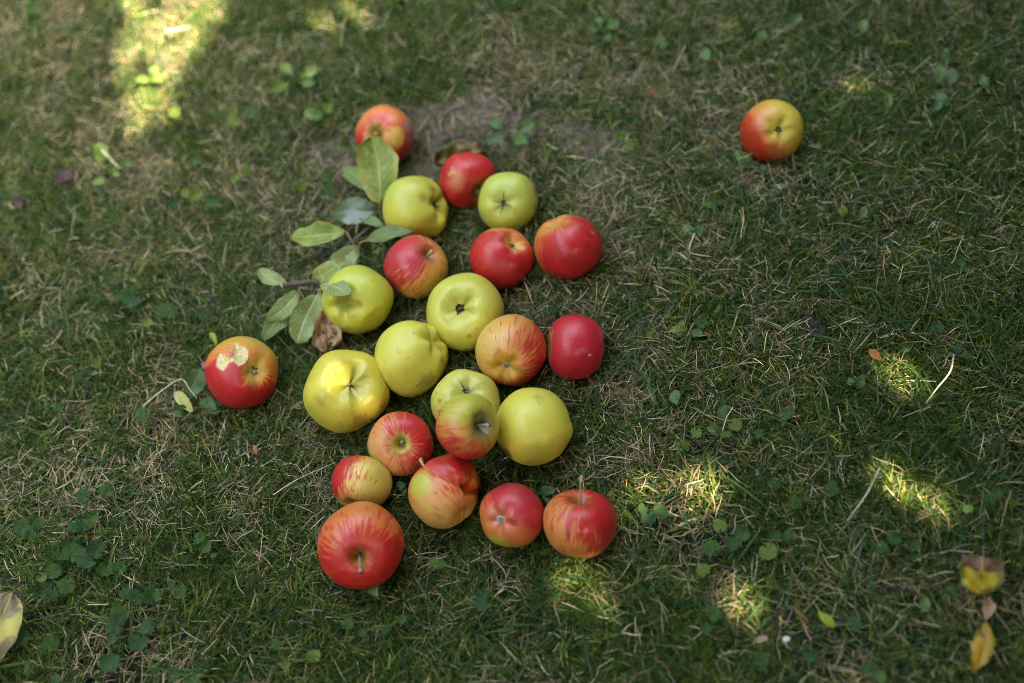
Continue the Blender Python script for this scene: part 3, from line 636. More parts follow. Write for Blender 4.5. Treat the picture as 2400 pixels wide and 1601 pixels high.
def bez(pts, n=8):
    """smooth path through points (Catmull-Rom)"""
    P = [Vector(p) for p in pts]; P = [P[0] * 2 - P[1]] + P + [P[-1] * 2 - P[-2]]; out = []
    for i in range(1, len(P) - 2):
        for k in range(n):
            t = k / n; a, b, c, d = P[i - 1:i + 3]
            out.append(0.5 * ((2 * b) + (c - a) * t + (2 * a - 5 * b + 4 * c - d) * t * t + (3 * b - a - 3 * c + d) * t ** 3))
    out.append(P[-2]); return out
def path_tube(pts, r0, r1, n=6, ns=8, rough=0.0, seed=0):
    q = bez(pts, n); k = len(q); rs = np.random.default_rng(seed)
    V, F_ = tube(q, [r0 + (r1 - r0) * i / (k - 1) * 1.0 + (rs.normal() * rough * r0 if rough else 0) for i in range(k)], ns)
    return V, F_
def vpt(x, y, h): return at(x * S24, y * S24, h)      # place read in the 2351 px view
def camdir(x, y, q):
    r, u, t = frame_at(x, y); return r * q[0] + u * q[1] + t * q[2]

# ------------------------------------------------------------------ the broken apple twig with its leaves
LP = mat_leaf("leaf_underside", (0.22, 0.28, 0.085), (0.31, 0.36, 0.15), (0.54, 0.54, 0.32), rough=0.6, spec=0.3, trans=0.30, mott=(0.46, 0.50, 0.33), mott_t=(0.54, 0.74), msc=160.0)
LG = mat_leaf("leaf_bright", (0.18, 0.26, 0.045), (0.28, 0.34, 0.07), (0.48, 0.48, 0.20), rough=0.5, spec=0.4, trans=0.34, mott=(0.40, 0.44, 0.20), mott_t=(0.54, 0.68), edge=(0.36, 0.36, 0.09))
LD = mat_leaf("leaf_dark_top", (0.035, 0.075, 0.030), (0.050, 0.095, 0.035), (0.12, 0.16, 0.07), rough=0.20, spec=1.0, trans=0.12, back=(0.17, 0.22, 0.09))
LM = mat_leaf("leaf_mid", (0.13, 0.19, 0.05), (0.17, 0.24, 0.08), (0.33, 0.36, 0.18), rough=0.5, spec=0.4, trans=0.28)
MAT_PET = mat_plain("leaf_stalk", (0.34, 0.20, 0.07), (0.45, 0.32, 0.14), 200, 0.6)
MAT_TWIG = mat_bark("twig_bark", (0.06, 0.042, 0.034), (0.17, 0.13, 0.11), 420.0); MAT_TWIG2 = mat_bark("young_twig_bark", (0.10, 0.055, 0.06), (0.20, 0.13, 0.13), 220)
MAT_BREAK = mat_plain("broken_wood", (0.55, 0.45, 0.32), (0.72, 0.64, 0.50), 400, 0.8)

twig = thing("apple_twig", tuple(vpt(700, 655, 0.0)), "broken leafy twig with pale green leaves lying against the heap", "twig")
h1 = 0.034
stem_pts = [vpt(652, 655, 0.044), vpt(690, 650, 0.045), vpt(722, 647, 0.044), vpt(738, 658, 0.038)]
V, F_ = path_tube(stem_pts, 0.0033, 0.0028, 8, 10, 0.12, 3); child_world("stem", mesh_np("stem", V, F_), MAT_TWIG, twig)
V, F_ = path_tube([vpt(736, 658, 0.031), vpt(748, 630, 0.024), vpt(765, 592, 0.020), vpt(810, 553, 0.020), vpt(858, 514, 0.024), vpt(885, 500, 0.026)], 0.0021, 0.0013, 6, 8, 0.05, 4)
child_world("side_stem", mesh_np("side_stem", V, F_), MAT_TWIG2, twig)
V, F_ = path_tube([vpt(736, 658, 0.031), vpt(738, 685, 0.030), vpt(757, 699, 0.034), vpt(786, 690, 0.042)], 0.0014, 0.0016, 6, 8, 0.05, 6)
child_world("fruit_stalk", mesh_np("fruit_stalk", V, F_), MAT_PET, twig)
V, F_ = path_tube([vpt(644, 656, 0.0375), vpt(649, 655.5, 0.0372), vpt(654, 655, 0.037)], 0.0022, 0.0032, 3, 9, 0.2, 8)
child_world("broken_end", mesh_np("broken_end", V, F_), MAT_BREAK, twig)
def tleaf(b, t, w, hb, ht, nrm, mat, joint=None, hj=None, **k):
    B, T = vpt(b[0], b[1], hb), vpt(t[0], t[1], ht); bx, by = b[0] * S24, b[1] * S24
    W = w * S24 * px_size(bx, by, hb)
    me = leaf_mesh("leaf", B, T, W, camdir(bx, by, nrm), seed=int(b[0]), **k)
    lf = child_world("leaf", me, mat, twig)
    if joint is not None:
        J = vpt(joint[0], joint[1], hj); M_ = (B + J) / 2 + Vector((0, 0, 0.003))
        V, F_ = path_tube([J, M_, B, B + (T - B) * 0.15], 0.0009, 0.0006, 5, 6)
        child_world("leaf_stalk", mesh_np("leaf_stalk", V, F_), MAT_PET, lf)
tleaf((872, 466), (848, 314), 98, 0.046, 0.098, (-0.2, 0.45, 1), LG, (873, 496), 0.026, kind='oblong', fold=0.30, curl=-0.04, wave=0.09, droop=-0.10, side=-0.06)
tleaf((870, 486), (757, 494), 62, 0.032, 0.026, (0.0, 0.32, 0.95), LD, (876, 500), 0.026, kind='ovate', fold=0.30, curl=0.10, wave=0.08)
tleaf((826, 500), (884, 521), 24, 0.032, 0.030, (0.1, 0.5, 0.9), LM, (818, 536), 0.022, kind='ovate', fold=0.2, curl=0.05)
tleaf((793, 532), (671, 541), 58, 0.034, 0.030, (0.0, 0.5, 0.85), LG, (812, 560), 0.021, kind='oblong', fold=0.30, curl=0.09, wave=0.12, side=0.10)
tleaf((838, 553), (952, 533), 36, 0.032, 0.046, (0.0, 0.35, 0.95), LM, (822, 567), 0.021, kind='lance', fold=0.12, curl=0.05, wave=0.06, side=0.05)
tleaf((822, 566), (749, 634), 50, 0.032, 0.030, (0.2, 0.2, 1), LP, None, None, kind='oblong', fold=0.28, curl=0.10, wave=0.10)
tleaf((719, 641), (790, 592), 44, 0.040, 0.052, (-0.2, 0.35, 0.9), LG, (722, 648), 0.036, kind='ovate', fold=0.25, curl=0.12, wave=0.05, side=-0.12)
tleaf((656, 650), (595, 616), 36, 0.040, 0.044, (0.1, 0.3, 0.95), LP, (660, 655), 0.037, kind='oblong', fold=0.45, curl=-0.10, wave=0.06, side=0.10)
tleaf((686, 668), (606, 732), 44, 0.040, 0.030, (-0.1, 0.1, 1), LP, (692, 655), 0.036, kind='ovate', fold=0.35, curl=0.14, wave=0.11, side=0.12)
tleaf((730, 676), (684, 789), 66, 0.040, 0.020, (0.05, 0.1, 1), LP, (738, 660), 0.031, kind='oblong', fold=0.24, curl=0.12, wave=0.12, side=-0.05)
tleaf((676, 700), (600, 783), 50, 0.024, 0.014, (-0.2, 0.2, 1), LM, None, None, kind='ovate', fold=0.45, curl=0.10, wave=0.10)
tleaf((739, 650), (802, 676), 46, 0.054, 0.080, (-0.15, 0.5, 0.9), LP, (735, 656), 0.032, kind='oblong', fold=0.10, curl=0.05, wave=0.03)
tleaf((852, 440), (787, 382), 44, 0.028, 0.016, (0.1, 0.3, 0.9), LM, None, None, kind='ovate', fold=0.2, curl=0.05)

# ------------------------------------------------------------------ fallen leaves and scraps
def fallen(name, label, b, t, w, hb, ht, nrm, mat, cat="leaf", **k):
    B, T = at(b[0], b[1], hb), at(t[0], t[1], ht); W = w * px_size(b[0], b[1], hb)
    return whole(name, leaf_mesh(name, B, T, W, camdir(b[0], b[1], nrm), seed=int(b[0] + b[1]), **k), mat, label, cat)
BROWN = (0.14, 0.065, 0.035)
m_y1 = mat_leaf("yellow_leaf", (0.52, 0.33, 0.012), (0.34, 0.28, 0.025), (0.34, 0.22, 0.03), rough=0.45, trans=0.15, tip=(BROWN, 0.60, 0.68), edge=(0.14, 0.17, 0.03), mott=(0.10, 0.08, 0.03), mott_t=(0.68, 0.71))
m_y2 = mat_leaf("orange_leaf", (0.50, 0.24, 0.012), (0.40, 0.25, 0.015), (0.16, 0.06, 0.02), rough=0.45, trans=0.15, mott=BROWN, mott_t=(0.58, 0.64), edge=(0.25, 0.20, 0.02))
m_y3 = mat_leaf("mottled_leaf", (0.52, 0.42, 0.10), (0.42, 0.38, 0.08), (0.40, 0.33, 0.12), rough=0.6, trans=0.12, mott=(0.24, 0.19, 0.12), mott_t=(0.50, 0.60), msc=40.0, vein_w=0.03)
m_br = mat_leaf("dead_leaf", (0.34, 0.18, 0.09), (0.50, 0.33, 0.20), (0.20, 0.09, 0.04), rough=0.65, trans=0.15, mott=(0.12, 0.05, 0.03), mott_t=(0.55, 0.62), msc=160.0)
m_ol = mat_leaf("withered_leaf", (0.16, 0.09, 0.02), (0.06, 0.045, 0.018), (0.22, 0.16, 0.05), rough=0.5, trans=0.15, back=(0.26, 0.23, 0.07))
m_pt = mat_leaf("pale_torn_leaf", (0.46, 0.42, 0.15), (0.38, 0.38, 0.10), (0.50, 0.42, 0.22), rough=0.6, trans=0.2, tip=(0.50, 0.34, 0.24) and ((0.50, 0.34, 0.24), 0.7, 1.0))
m_pk = mat_leaf("pink_leaf", (0.42, 0.05, 0.08), (0.48, 0.10, 0.14), (0.5, 0.2, 0.2), rough=0.5, trans=0.2)
m_or = mat_leaf("small_orange_leaf", (0.42, 0.16, 0.04), (0.34, 0.12, 0.04), (0.3, 0.1, 0.04), rough=0.6, trans=0.2)
m_pu = mat_leaf("purple_leaf", (0.045, 0.012, 0.02), (0.06, 0.02, 0.025), (0.08, 0.02, 0.03), rough=0.5, trans=0.1)
m_li = mat_leaf("lime_leaf", (0.36, 0.40, 0.03), (0.42, 0.40, 0.04), (0.45, 0.42, 0.1), rough=0.5, trans=0.3)
fallen("fallen_leaf", "cupped yellow leaf with a brown rotten rim in the shade at right", (2298, 1392), (2302, 1306), 96, 0.026, 0.046, (0, -0.1, 1), m_y1, kind='cup', ragged=0.06, fold=-0.22, curl=0.10, wave=0.06, crump=0.06, nu=20, nv=12)
fallen("fallen_leaf", "long narrow orange and yellow leaf near the lower right corner", (2312, 1452), (2274, 1580), 48, 0.030, 0.020, (0, 0.1, 1), m_y2, kind='lance', ragged=0.14, fold=0.35, curl=0.03, wave=0.12, crump=0.08, side=0.07)
fallen("fallen_leaf", "brown shrivelled leaf scrap above the long orange leaf", (2318, 1400), (2310, 1456), 30, 0.026, 0.030, (0.2, 0.1, 1), m_br, kind='lance', fold=0.5, curl=0.08, crump=0.10)
fallen("fallen_leaf", "large mottled yellow and grey leaf cut by the picture's edge", (-58, 1586), (28, 1388), 100, 0.036, 0.040, (0.05, 0.05, 1), m_y3, kind='oblong', ragged=0.05, fold=0.08, curl=0.05, wave=0.05, crump=0.03, nu=22, nv=12)
fallen("fallen_leaf", "crumpled brown leaf with a yellow stalk end under the pale leaves", (756, 722), (768, 822), 78, 0.030, 0.018, (0.1, 0.1, 1), m_br, kind='fan', fold=0.30, curl=0.16, wave=0.10, crump=0.13, nu=24, nv=16)
fallen("fallen_leaf", "small yellow leaf sliver beside the crumpled brown leaf", (752, 738), (732, 775), 15, 0.022, 0.012, (-0.3, 0.2, 1), m_li, kind='lance')
fallen("fallen_leaf", "withered olive brown leaf arched behind the topmost red apples", (1024, 388), (1140, 356), 74, 0.012, 0.028, (-0.1, 0.35, 0.9), m_ol, kind='oblong', fold=0.25, curl=0.12, wave=0.14, crump=0.14, nu=22, nv=10)
fallen("fallen_leaf", "torn pale yellow leaf scrap below the pecked apple's weeds", (450, 966), (411, 918), 26, 0.016, 0.022, (0, 0.2, 1), m_pt, kind='oblong', fold=0.2, curl=0.05, crump=0.05)
fallen("fallen_leaf", "pink leaf tip peeking out behind the pecked apple", (496, 862), (470, 852), 22, 0.020, 0.024, (0, 0.2, 1), m_pk, kind='lance', crump=0.06)
fallen("fallen_leaf", "small curled orange leaf in the moss at right", (2036, 818), (2070, 842), 20, 0.018, 0.016, (0.2, 0.2, 1), m_or, kind='lance', fold=0.5, curl=0.18, side=-0.14)
fallen("fallen_leaf", "dark purple leaf in the blurred grass at upper left", (128, 418), (176, 408), 30, 0.014, 0.016, (0, 0.3, 1), m_pu, kind='ovate', crump=0.08)
fallen("fallen_leaf", "dark purple leaf scrap by the left edge of the picture", (30, 480), (58, 472), 26, 0.012, 0.014, (0, 0.3, 1), m_pu, kind='ovate', crump=0.08)
fallen("fallen_leaf", "narrow lime yellow leaf above the pecked apple", (492, 778), (508, 810), 14, 0.016, 0.014, (0.2, 0.1, 1), m_li, kind='lance', crump=0.05)
fallen("fallen_leaf", "tiny brown and yellow leaf in the dry grass left of centre", (594, 1042), (602, 1068), 10, 0.016, 0.014, (0, 0.1, 1), m_or, kind='lance')
fallen("fallen_leaf", "tan leaf chip near the white pebble", (1764, 1506), (1800, 1492), 14, 0.016, 0.018, (0, 0.1, 1), mat_leaf("tan_chip", (0.44, 0.32, 0.2), (0.5, 0.4, 0.28), (0.4, 0.3, 0.2)), kind='oblong')
fallen("fallen_leaf", "small orange leaf in the bare earth patch at upper middle", (1512, 215), (1552, 226), 13, 0.010, 0.010, (0, 0.1, 1), m_or, kind='lance')
fallen("fallen_leaf", "yellow green leaf between weeds low in the middle right", (1918, 1434), (1956, 1470), 22, 0.022, 0.018, (0, 0.2, 1), m_li, kind='oblong', crump=0.06)
fallen("fallen_leaf", "small dull red leaf scrap right of the heap", (1636, 632), (1650, 642), 12, 0.014, 0.014, (0, 0.1, 1), mat_leaf("dull_red", (0.22, 0.03, 0.04), (0.14, 0.02, 0.03), (0.2, 0.05, 0.04)), kind='ovate', crump=0.1)

def lump(name, label, x, y, rad_px, h, mat, cat, n=1, sq=0.7):
    rs = np.random.default_rng(int(x)); parts = []
    for k in range(n):
        a = rs.uniform(-1, 1, 2) * (rad_px * 0.8 if n > 1 else 0); c = at(x + a[0], y + a[1], h); r = rad_px * px_size(x, y) * (rs.uniform(0.3, 0.6) if n > 1 else 1)
        th = np.linspace(0.01, math.pi - 0.01, 9); ph = np.linspace(0, 2 * math.pi, 12, endpoint=False); T, P = np.meshgrid(th, ph, indexing='ij')
        D = np.stack([np.sin(T) * np.cos(P), np.sin(T) * np.sin(P), np.cos(T)], -1).reshape(-1, 3)
        q = 1 + 0.16 * np.sin(D @ (rs.normal(size=3) * 3) + 1) + 0.12 * np.sin(D @ (rs.normal(size=3) * 5))
        V = D * q[:, None] * r * np.array([1, 1, sq]) + np.array(c)
        parts.append((V, [grid_faces(9, 12), np.array([list(range(12))]), np.array([[8 * 12 + i for i in range(12)][::-1]])]))
    V, F_ = join(parts); return whole(name, mesh_np(name, V, F_), mat, label, cat)
m_white = mat_plain("white_stone", (0.62, 0.60, 0.58), (0.78, 0.77, 0.76), 300, 0.7)
m_cast = mat_plain("dark_earth", (0.018, 0.014, 0.012), (0.045, 0.036, 0.032), 500, 0.9)
lump("pebble", "small white pebble in the grass low at right", 1843, 1498, 8, 0.016, m_white, "pebble")
lump("pebble", "tiny white pebble in the bare earth right of the heap", 1581, 598, 4.5, 0.008, m_white, "pebble")
lump("earth_clod", "dark crumbly lump of earth in the moss at middle right", 1912, 770, 24, 0.010, m_cast, "earth clod", n=14)

m_stalk = mat_plain("dry_stalk", (0.40, 0.31, 0.20), (0.56, 0.46, 0.33), 160, 0.7)
def stalk(label, pts, r_px, h=0.022):
    P = [at(x, y, h + dz) for x, y, dz in pts]; r = r_px * px_size(pts[0][0], pts[0][1], h)
    V, F_ = path_tube(P, r, r * 0.55, 6, 6, 0.08, int(pts[0][0])); whole("dry_stalk", mesh_np("dry_stalk", V, F_), m_stalk, label, "stalk", "dry stalks on the lawn")
stalk("forked pale dry stalk lying left of the pecked apple", [(335, 952, 0), (380, 915, 0.006), (424, 889, 0.010), (444, 912, 0.008), (462, 934, 0.003)], 2.0)
stalk("tan dry stalk arching beside the small sunny patch at right", [(2236, 832, 0.016), (2226, 872, 0.022), (2196, 910, 0.014), (2170, 945, 0.0)], 2.2)
stalk("grey straight stalk in the shaded grass low at right", [(2062, 1096, 0.012), (2030, 1160, 0.012), (1984, 1222, 0.0)], 2.6)
stalk("thick pale stalk in the blurred grass at upper left", [(238, 352, 0.004), (258, 372, 0.006), (282, 396, 0.0)], 3.2)
stalk("pale stalk at the sunny strip's edge at top left", [(388, 74, 0.006), (412, 70, 0.008), (442, 64, 0.0)], 3.4)
stalk("curved dry stalk in the earth patch right of the heap", [(1628, 548, 0.01), (1616, 580, 0.012), (1622, 594, 0.006), (1668, 602, 0.0)], 2.4)
stalk("long thin dry stalk running towards the small yellow-red apple", [(640, 1160, 0.0), (700, 1122, 0.008), (786, 1084, 0.004)], 1.5)
stalk("leaning tan stalk in the bare earth at upper middle", [(1576, 172, 0.0), (1590, 140, 0.02), (1606, 108, 0.035)], 2.6)

# ------------------------------------------------------------------ weeds
IVY = [mat_leaf("ground_ivy_a", (0.048, 0.105, 0.028), (0.066, 0.130, 0.034), (0.10, 0.17, 0.065), rough=0.6, spec=0.15, trans=0.3, vein_w=0.05, nv=3.0, msc=90),
       mat_leaf("ground_ivy_b", (0.036, 0.085, 0.034), (0.050, 0.105, 0.040), (0.09, 0.15, 0.07), rough=0.6, spec=0.15, trans=0.3, vein_w=0.05, nv=3.0),
       mat_leaf("ground_ivy_c", (0.12, 0.18, 0.03), (0.16, 0.21, 0.05), (0.2, 0.26, 0.09), rough=0.6, spec=0.15, trans=0.3, vein_w=0.05, nv=3.0)]
WEED = [mat_leaf("weed_a", (0.075, 0.155, 0.035), (0.10, 0.19, 0.045), (0.16, 0.24, 0.08), rough=0.45, trans=0.3),
        mat_leaf("weed_b", (0.055, 0.12, 0.035), (0.07, 0.14, 0.045), (0.14, 0.20, 0.08), rough=0.45, trans=0.3),
        mat_leaf("weed_c", (0.14, 0.23, 0.045), (0.18, 0.28, 0.06), (0.25, 0.32, 0.10), rough=0.45, trans=0.35)]
MAT_WSTALK = mat_plain("weed_stalk", (0.10, 0.15, 0.05), (0.16, 0.20, 0.08), 200, 0.6)
WCOUNT = [0]
def weed(name, label, leaves, h=0.020, root=None):
    """leaves: ('r', x, y, size px, material) round leaf or ('l', bx, by, tx, ty, width px, material) long leaf"""
    xs = [l[1] for l in leaves]; ys = [l[2] for l in leaves]
    rp = root or (sum(xs) / len(xs), sum(ys) / len(ys)); G = at(rp[0], rp[1], 0.0); o = thing(name, tuple(G), label, "plant")
    for l in leaves:
        WCOUNT[0] += 1; k = WCOUNT[0]; rs = np.random.default_rng(k)
        hh = h + rs.uniform(-0.004, 0.006)
        if l[0] == 'r':
            C = at(l[1], l[2], hh); rad = l[3] / 2 * px_size(l[1], l[2], hh) * rs.uniform(0.78, 1.08)
            N = camdir(l[1], l[2], (rs.uniform(-.25, .25), rs.uniform(-.1, .45), 1.0))
            me = round_leaf_mesh("leaf", C, rad, N, rs.uniform(0, 6.28), k, rs.uniform(-0.12, 0.35)); mt = IVY[l[4]]
            A = C
        else:
            h2 = hh + rs.uniform(-0.004, 0.01); A, T = at(l[1], l[2], hh - 0.006), at(l[3], l[4], h2); W = l[5] * px_size(l[1], l[2], hh)
            N = camdir(l[1], l[2], (rs.uniform(-.3, .3), rs.uniform(0, .4), 1.0))
            me = leaf_mesh("leaf", A, T, W, N, kind=l[7] if len(l) > 7 else 'ovate', fold=rs.uniform(0.05, 0.3), curl=rs.uniform(0.02, 0.14), wave=0.06, serr=0.12 if len(l) > 7 and l[7] == 'spoon' else 0.03, nser=7, seed=k, side=rs.uniform(-.06, .06), nu=18)
            mt = WEED[l[6]]
        lf = child_world("leaf", me, mt, o)
        foot = G.lerp(A, 0.55); foot = Vector((foot.x, foot.y, 0.0)); 
        if (foot - A).length > 0.05: foot = Vector((A.x + (foot.x - A.x) * 0.4, A.y + (foot.y - A.y) * 0.4, 0.0))
        V, F_ = path_tube([foot, foot.lerp(A, 0.6) + Vector((0, 0, 0.003)), A], 0.0006, 0.0005, 4, 5)
        child_world("leaf_stalk", mesh_np("leaf_stalk", V, F_), MAT_WSTALK, lf)
    return o
r = lambda x, y, s=46, m=0: ('r', x, y, s, m)
L_ = lambda bx, by, tx, ty, w, m=0, kd='ovate': ('l', bx, by, tx, ty, w, m, kd)
weed("ground_ivy", "ground ivy with round scalloped leaves, biggest clump at lower left", [r(213, 1310, 50, 1), r(250, 1325, 48, 0), r(277, 1337, 40, 0), r(165, 1274, 52, 1), r(167, 1302, 46, 0), r(140, 1302, 32, 0), r(230, 1290, 44, 1), r(118, 1340, 36, 0), r(96, 1352, 26, 2)])
weed("ground_ivy", "row of three cupped round leaves under the lower left ground ivy clump", [r(328, 1393, 44, 1), r(357, 1403, 46, 0), r(299, 1391, 26, 1)])
weed("ground_ivy", "lone pair of round blue green leaves near the mottled leaf", [r(95, 1391, 44, 1), r(122, 1388, 30, 1), r(157, 1366, 42, 0)])
weed("ground_ivy", "single upright round leaf right of the three cupped leaves", [r(419, 1381, 42, 0), r(404, 1372, 22, 0)])
weed("ground_ivy", "ground ivy of four leaves midway along the bottom left", [r(274, 1446, 46, 0), r(276, 1466, 40, 1), r(350, 1466, 40, 1), r(372, 1458, 26, 0), r(266, 1496, 30, 0)])
weed("ground_ivy", "two broad dark leaves by the bottom edge at left", [r(255, 1544, 52, 1), r(325, 1500, 50, 1), r(336, 1484, 30, 0)])
weed("ground_ivy", "dark lobed leaf hugging the mottled leaf's side", [r(41, 1493, 52, 1), r(28, 1478, 30, 0)])
weed("ground_ivy", "small round leaf by itself at the lower left corner", [r(116, 1514, 36, 0), r(72, 1572, 34, 0), r(126, 1592, 30, 1)])
weed("ground_ivy", "upper leaves of weed above the big lower left ground ivy", [r(174, 1228, 40, 1), r(211, 1211, 36, 0), r(86, 1218, 36, 0), r(62, 1232, 44, 1), r(196, 1236, 30, 1), r(70, 1250, 30, 0)])
weed("ground_ivy", "two pale round leaves in straw above the lower left weeds", [r(201, 1163, 36, 1), r(242, 1153, 38, 0), r(256, 1150, 24, 0)])
weed("ground_ivy", "small leaf pair left of the biggest red apple", [r(476, 1276, 34, 0), r(463, 1262, 28, 0), r(474, 1258, 20, 0), r(500, 1300, 18, 0)])
weed("ground_ivy", "bright leaves at the bottom edge below the biggest apple", [r(735, 1544, 42, 2), r(672, 1555, 24, 2), r(643, 1510, 28, 0), r(400, 1585, 36, 0), r(448, 1590, 34, 0)])
weed("ground_ivy", "yellowing round leaf with neighbours low at middle right", [r(1797, 1286, 46, 2), r(1671, 1289, 40, 0), r(1712, 1272, 40, 1), r(1818, 1248, 30, 0), r(1852, 1262, 34, 0)])
weed("ground_ivy", "two round leaves at the sunlit moss's edge right of the heap", [r(1688, 1238, 34, 2), r(1743, 1245, 36, 0)])
weed("ground_ivy", "dark round leaves above the yellowing one", [r(1818, 1129, 36, 1), r(1957, 1143, 36, 0), r(1860, 1180, 30, 0)])
weed("ground_ivy", "small lime leaf by the sunny patch low in the middle", [r(1651, 1340, 32, 2), r(1668, 1300, 20, 0)])
weed("ground_ivy", "dark leaf pair in deep shade left of the yellow cupped leaf", [r(2100, 1259, 34, 0), r(2140, 1276, 28, 0), r(2070, 1286, 28, 0)])
weed("ground_ivy", "blue green round leaf near the bottom right pebble", [r(1996, 1463, 40, 1), r(1668, 1442, 40, 0), r(1660, 1470, 24, 0)])
weed("ground_ivy", "three toothed leaves in moss right of the striped upright apple", [r(1520, 1208, 40, 1), r(1545, 1204, 34, 0), r(1508, 1190, 26, 0)])
weed("ground_ivy", "cluster of scalloped leaves by the two pointed weeds right of the heap", [r(1719, 993, 34, 2), r(1700, 985, 34, 1), r(1777, 1014, 32, 0), r(1852, 970, 34, 0), r(1632, 1010, 30, 2)])
weed("toothed_weed", "weed with two pointed leaves right of the smooth yellow apple", [L_(1692, 1012, 1655, 1002, 24, 0), L_(1690, 1014, 1712, 1024, 22, 0), L_(1690, 984, 1702, 948, 24, 1), L_(1604, 1060, 1606, 1030, 22, 0), L_(1598, 1058, 1588, 1036, 18, 0), L_(1590, 960, 1580, 915, 30, 0, 'spoon')])
weed("toothed_weed", "toothed weed with pointed leaf in earth right of the crimson apple", [L_(1622, 776, 1648, 788, 24, 0), L_(1612, 776, 1566, 774, 18, 2), L_(1598, 780, 1600, 748, 16, 2), r(1648, 760, 26, 0), r(1519, 787, 20, 2)])
weed("toothed_weed", "two dark smooth leaves in the earth right of the large red apple", [L_(1626, 552, 1602, 526, 24, 0), L_(1630, 556, 1648, 528, 22, 0), r(1592, 550, 18, 2), r(1581, 697, 18, 0)])
weed("dandelion", "broad leaved weed tucked against the pecked apple", [L_(442, 930, 470, 866, 52, 1, 'oblong'), L_(440, 968, 398, 962, 30, 1), L_(486, 968, 512, 938, 40, 1), L_(470, 940, 506, 962, 26, 1)])
weed("ground_ivy", "three round leaves in the grass at far left of the twig", [r(214, 701, 36, 0), r(313, 697, 40, 1), r(286, 684, 34, 0), r(255, 660, 30, 1)])
weed("ground_ivy", "folded pair of leaves left of the twig's pale leaves", [r(388, 735, 38, 0), r(344, 752, 26, 2), r(470, 740, 28, 1)])
weed("ground_ivy", "tiny weed leaves in the grass below and far left", [r(228, 854, 26, 2), r(180, 874, 28, 1), r(106, 950, 24, 1), r(142, 952, 22, 0), r(337, 970, 30, 0)])
weed("ground_ivy", "small round leaf between the streaked and striped apples at bottom", [r(936, 1140, 26, 1), r(948, 1146, 18, 0)], h=0.016)
weed("toothed_weed", "dark leaf tucked behind the upright striped apple", [L_(1262, 1152, 1304, 1148, 24, 1), L_(1280, 1160, 1282, 1180, 18, 1)], h=0.014)
weed("ground_ivy", "green leaf poking out below the biggest red apple", [L_(868, 1372, 884, 1402, 24, 0), r(1030, 1318, 28, 0), r(1016, 1324, 24, 2)])
weed("ground_ivy", "loose round leaves between the biggest apple and the bottom edge", [r(820, 1460, 34, 0), r(942, 1448, 30, 0), r(1122, 1420, 34, 1), r(1130, 1394, 26, 1), r(850, 1480, 26, 0), r(905, 1470, 24, 1)])
weed("dandelion", "dandelion with long bright leaves above the tall upright leaf", [L_(690, 190, 625, 210, 26, 2, 'spoon'), L_(692, 188, 745, 160, 26, 2, 'spoon'), L_(692, 192, 660, 150, 22, 2, 'spoon'), L_(694, 192, 740, 196, 24, 0, 'spoon'), L_(740, 262, 710, 268, 26, 2), L_(760, 258, 782, 244, 24, 2), L_(750, 262, 735, 282, 24, 0)], root=(692, 192))
weed("dandelion", "bright leaved weed in the sunny strip at top left", [L_(350, 182, 318, 190, 26, 2), L_(352, 178, 372, 156, 24, 2), L_(352, 184, 384, 190, 24, 2)])
weed("ground_ivy", "pale leaf pair under the sunny strip at top left", [r(404, 262, 34, 2), r(84, 22, 44, 0), r(80, 45, 40, 0)])
weed("dandelion", "weed with a broad pale leaf by the small sunny spot at left", [L_(226, 368, 252, 345, 44, 2, 'oblong'), L_(262, 412, 272, 392, 30, 2), L_(290, 396, 304, 368, 28, 0), L_(242, 432, 222, 420, 30, 2)])
weed("ground_ivy", "weed with lime leaves at upper left of the dandelion", [r(541, 262, 32, 2), r(550, 280, 32, 2), r(580, 264, 30, 0), r(520, 270, 26, 0)])
weed("ground_ivy", "loose round leaves in the blurred grass left of the upright leaf", [r(405, 480, 34, 1), r(497, 466, 32, 0), r(453, 374, 34, 0), r(546, 412, 26, 2)])
weed("ground_ivy", "bright small leaves left of the tall upright leaf", [r(572, 398, 30, 2), r(708, 434, 30, 2), r(766, 449, 34, 0), r(763, 408, 30, 0), r(462, 456, 34, 2), r(440, 450, 28, 2)])
weed("toothed_weed", "dark leaved weed beside the scabbed apple's left", [L_(818, 335, 796, 320, 24, 0), L_(812, 350, 788, 345, 22, 0), L_(826, 352, 840, 340, 20, 0)])
weed("dandelion", "dandelion with grey green leaves in the earth right of the scabbed apple", [L_(1196, 312, 1140, 338, 24, 1, 'spoon'), L_(1200, 310, 1255, 290, 30, 0, 'spoon'), L_(1200, 314, 1236, 338, 28, 0, 'spoon'), L_(1196, 308, 1152, 276, 24, 0, 'spoon'), L_(1070, 332, 1020, 344, 14, 1, 'lance')])
weed("dandelion", "dandelion with dark leaves at the top middle", [L_(1410, 72, 1380, 62, 26, 0, 'spoon'), L_(1412, 70, 1400, 40, 24, 0, 'spoon'), L_(1414, 72, 1450, 46, 28, 0, 'spoon'), L_(1414, 76, 1430, 96, 22, 1, 'spoon'), L_(1566, 106, 1540, 96, 26, 0)])
weed("ground_ivy", "three small round leaves in the bare earth right of the dandelion", [r(1450, 258, 26, 0), r(1454, 320, 26, 2), r(1471, 340, 26, 2), r(1484, 282, 24, 1)])
weed("dandelion", "toothed dandelion leaf in the straw left below the lone far apple", [L_(1716, 466, 1646, 480, 34, 0, 'spoon'), L_(1650, 500, 1632, 520, 22, 0)])
weed("toothed_weed", "pale leaved weed under the lone far apple", [L_(1762, 390, 1724, 352, 30, 2), L_(1750, 392, 1728, 398, 18, 0), L_(1764, 396, 1796, 392, 20, 1)], h=0.014)
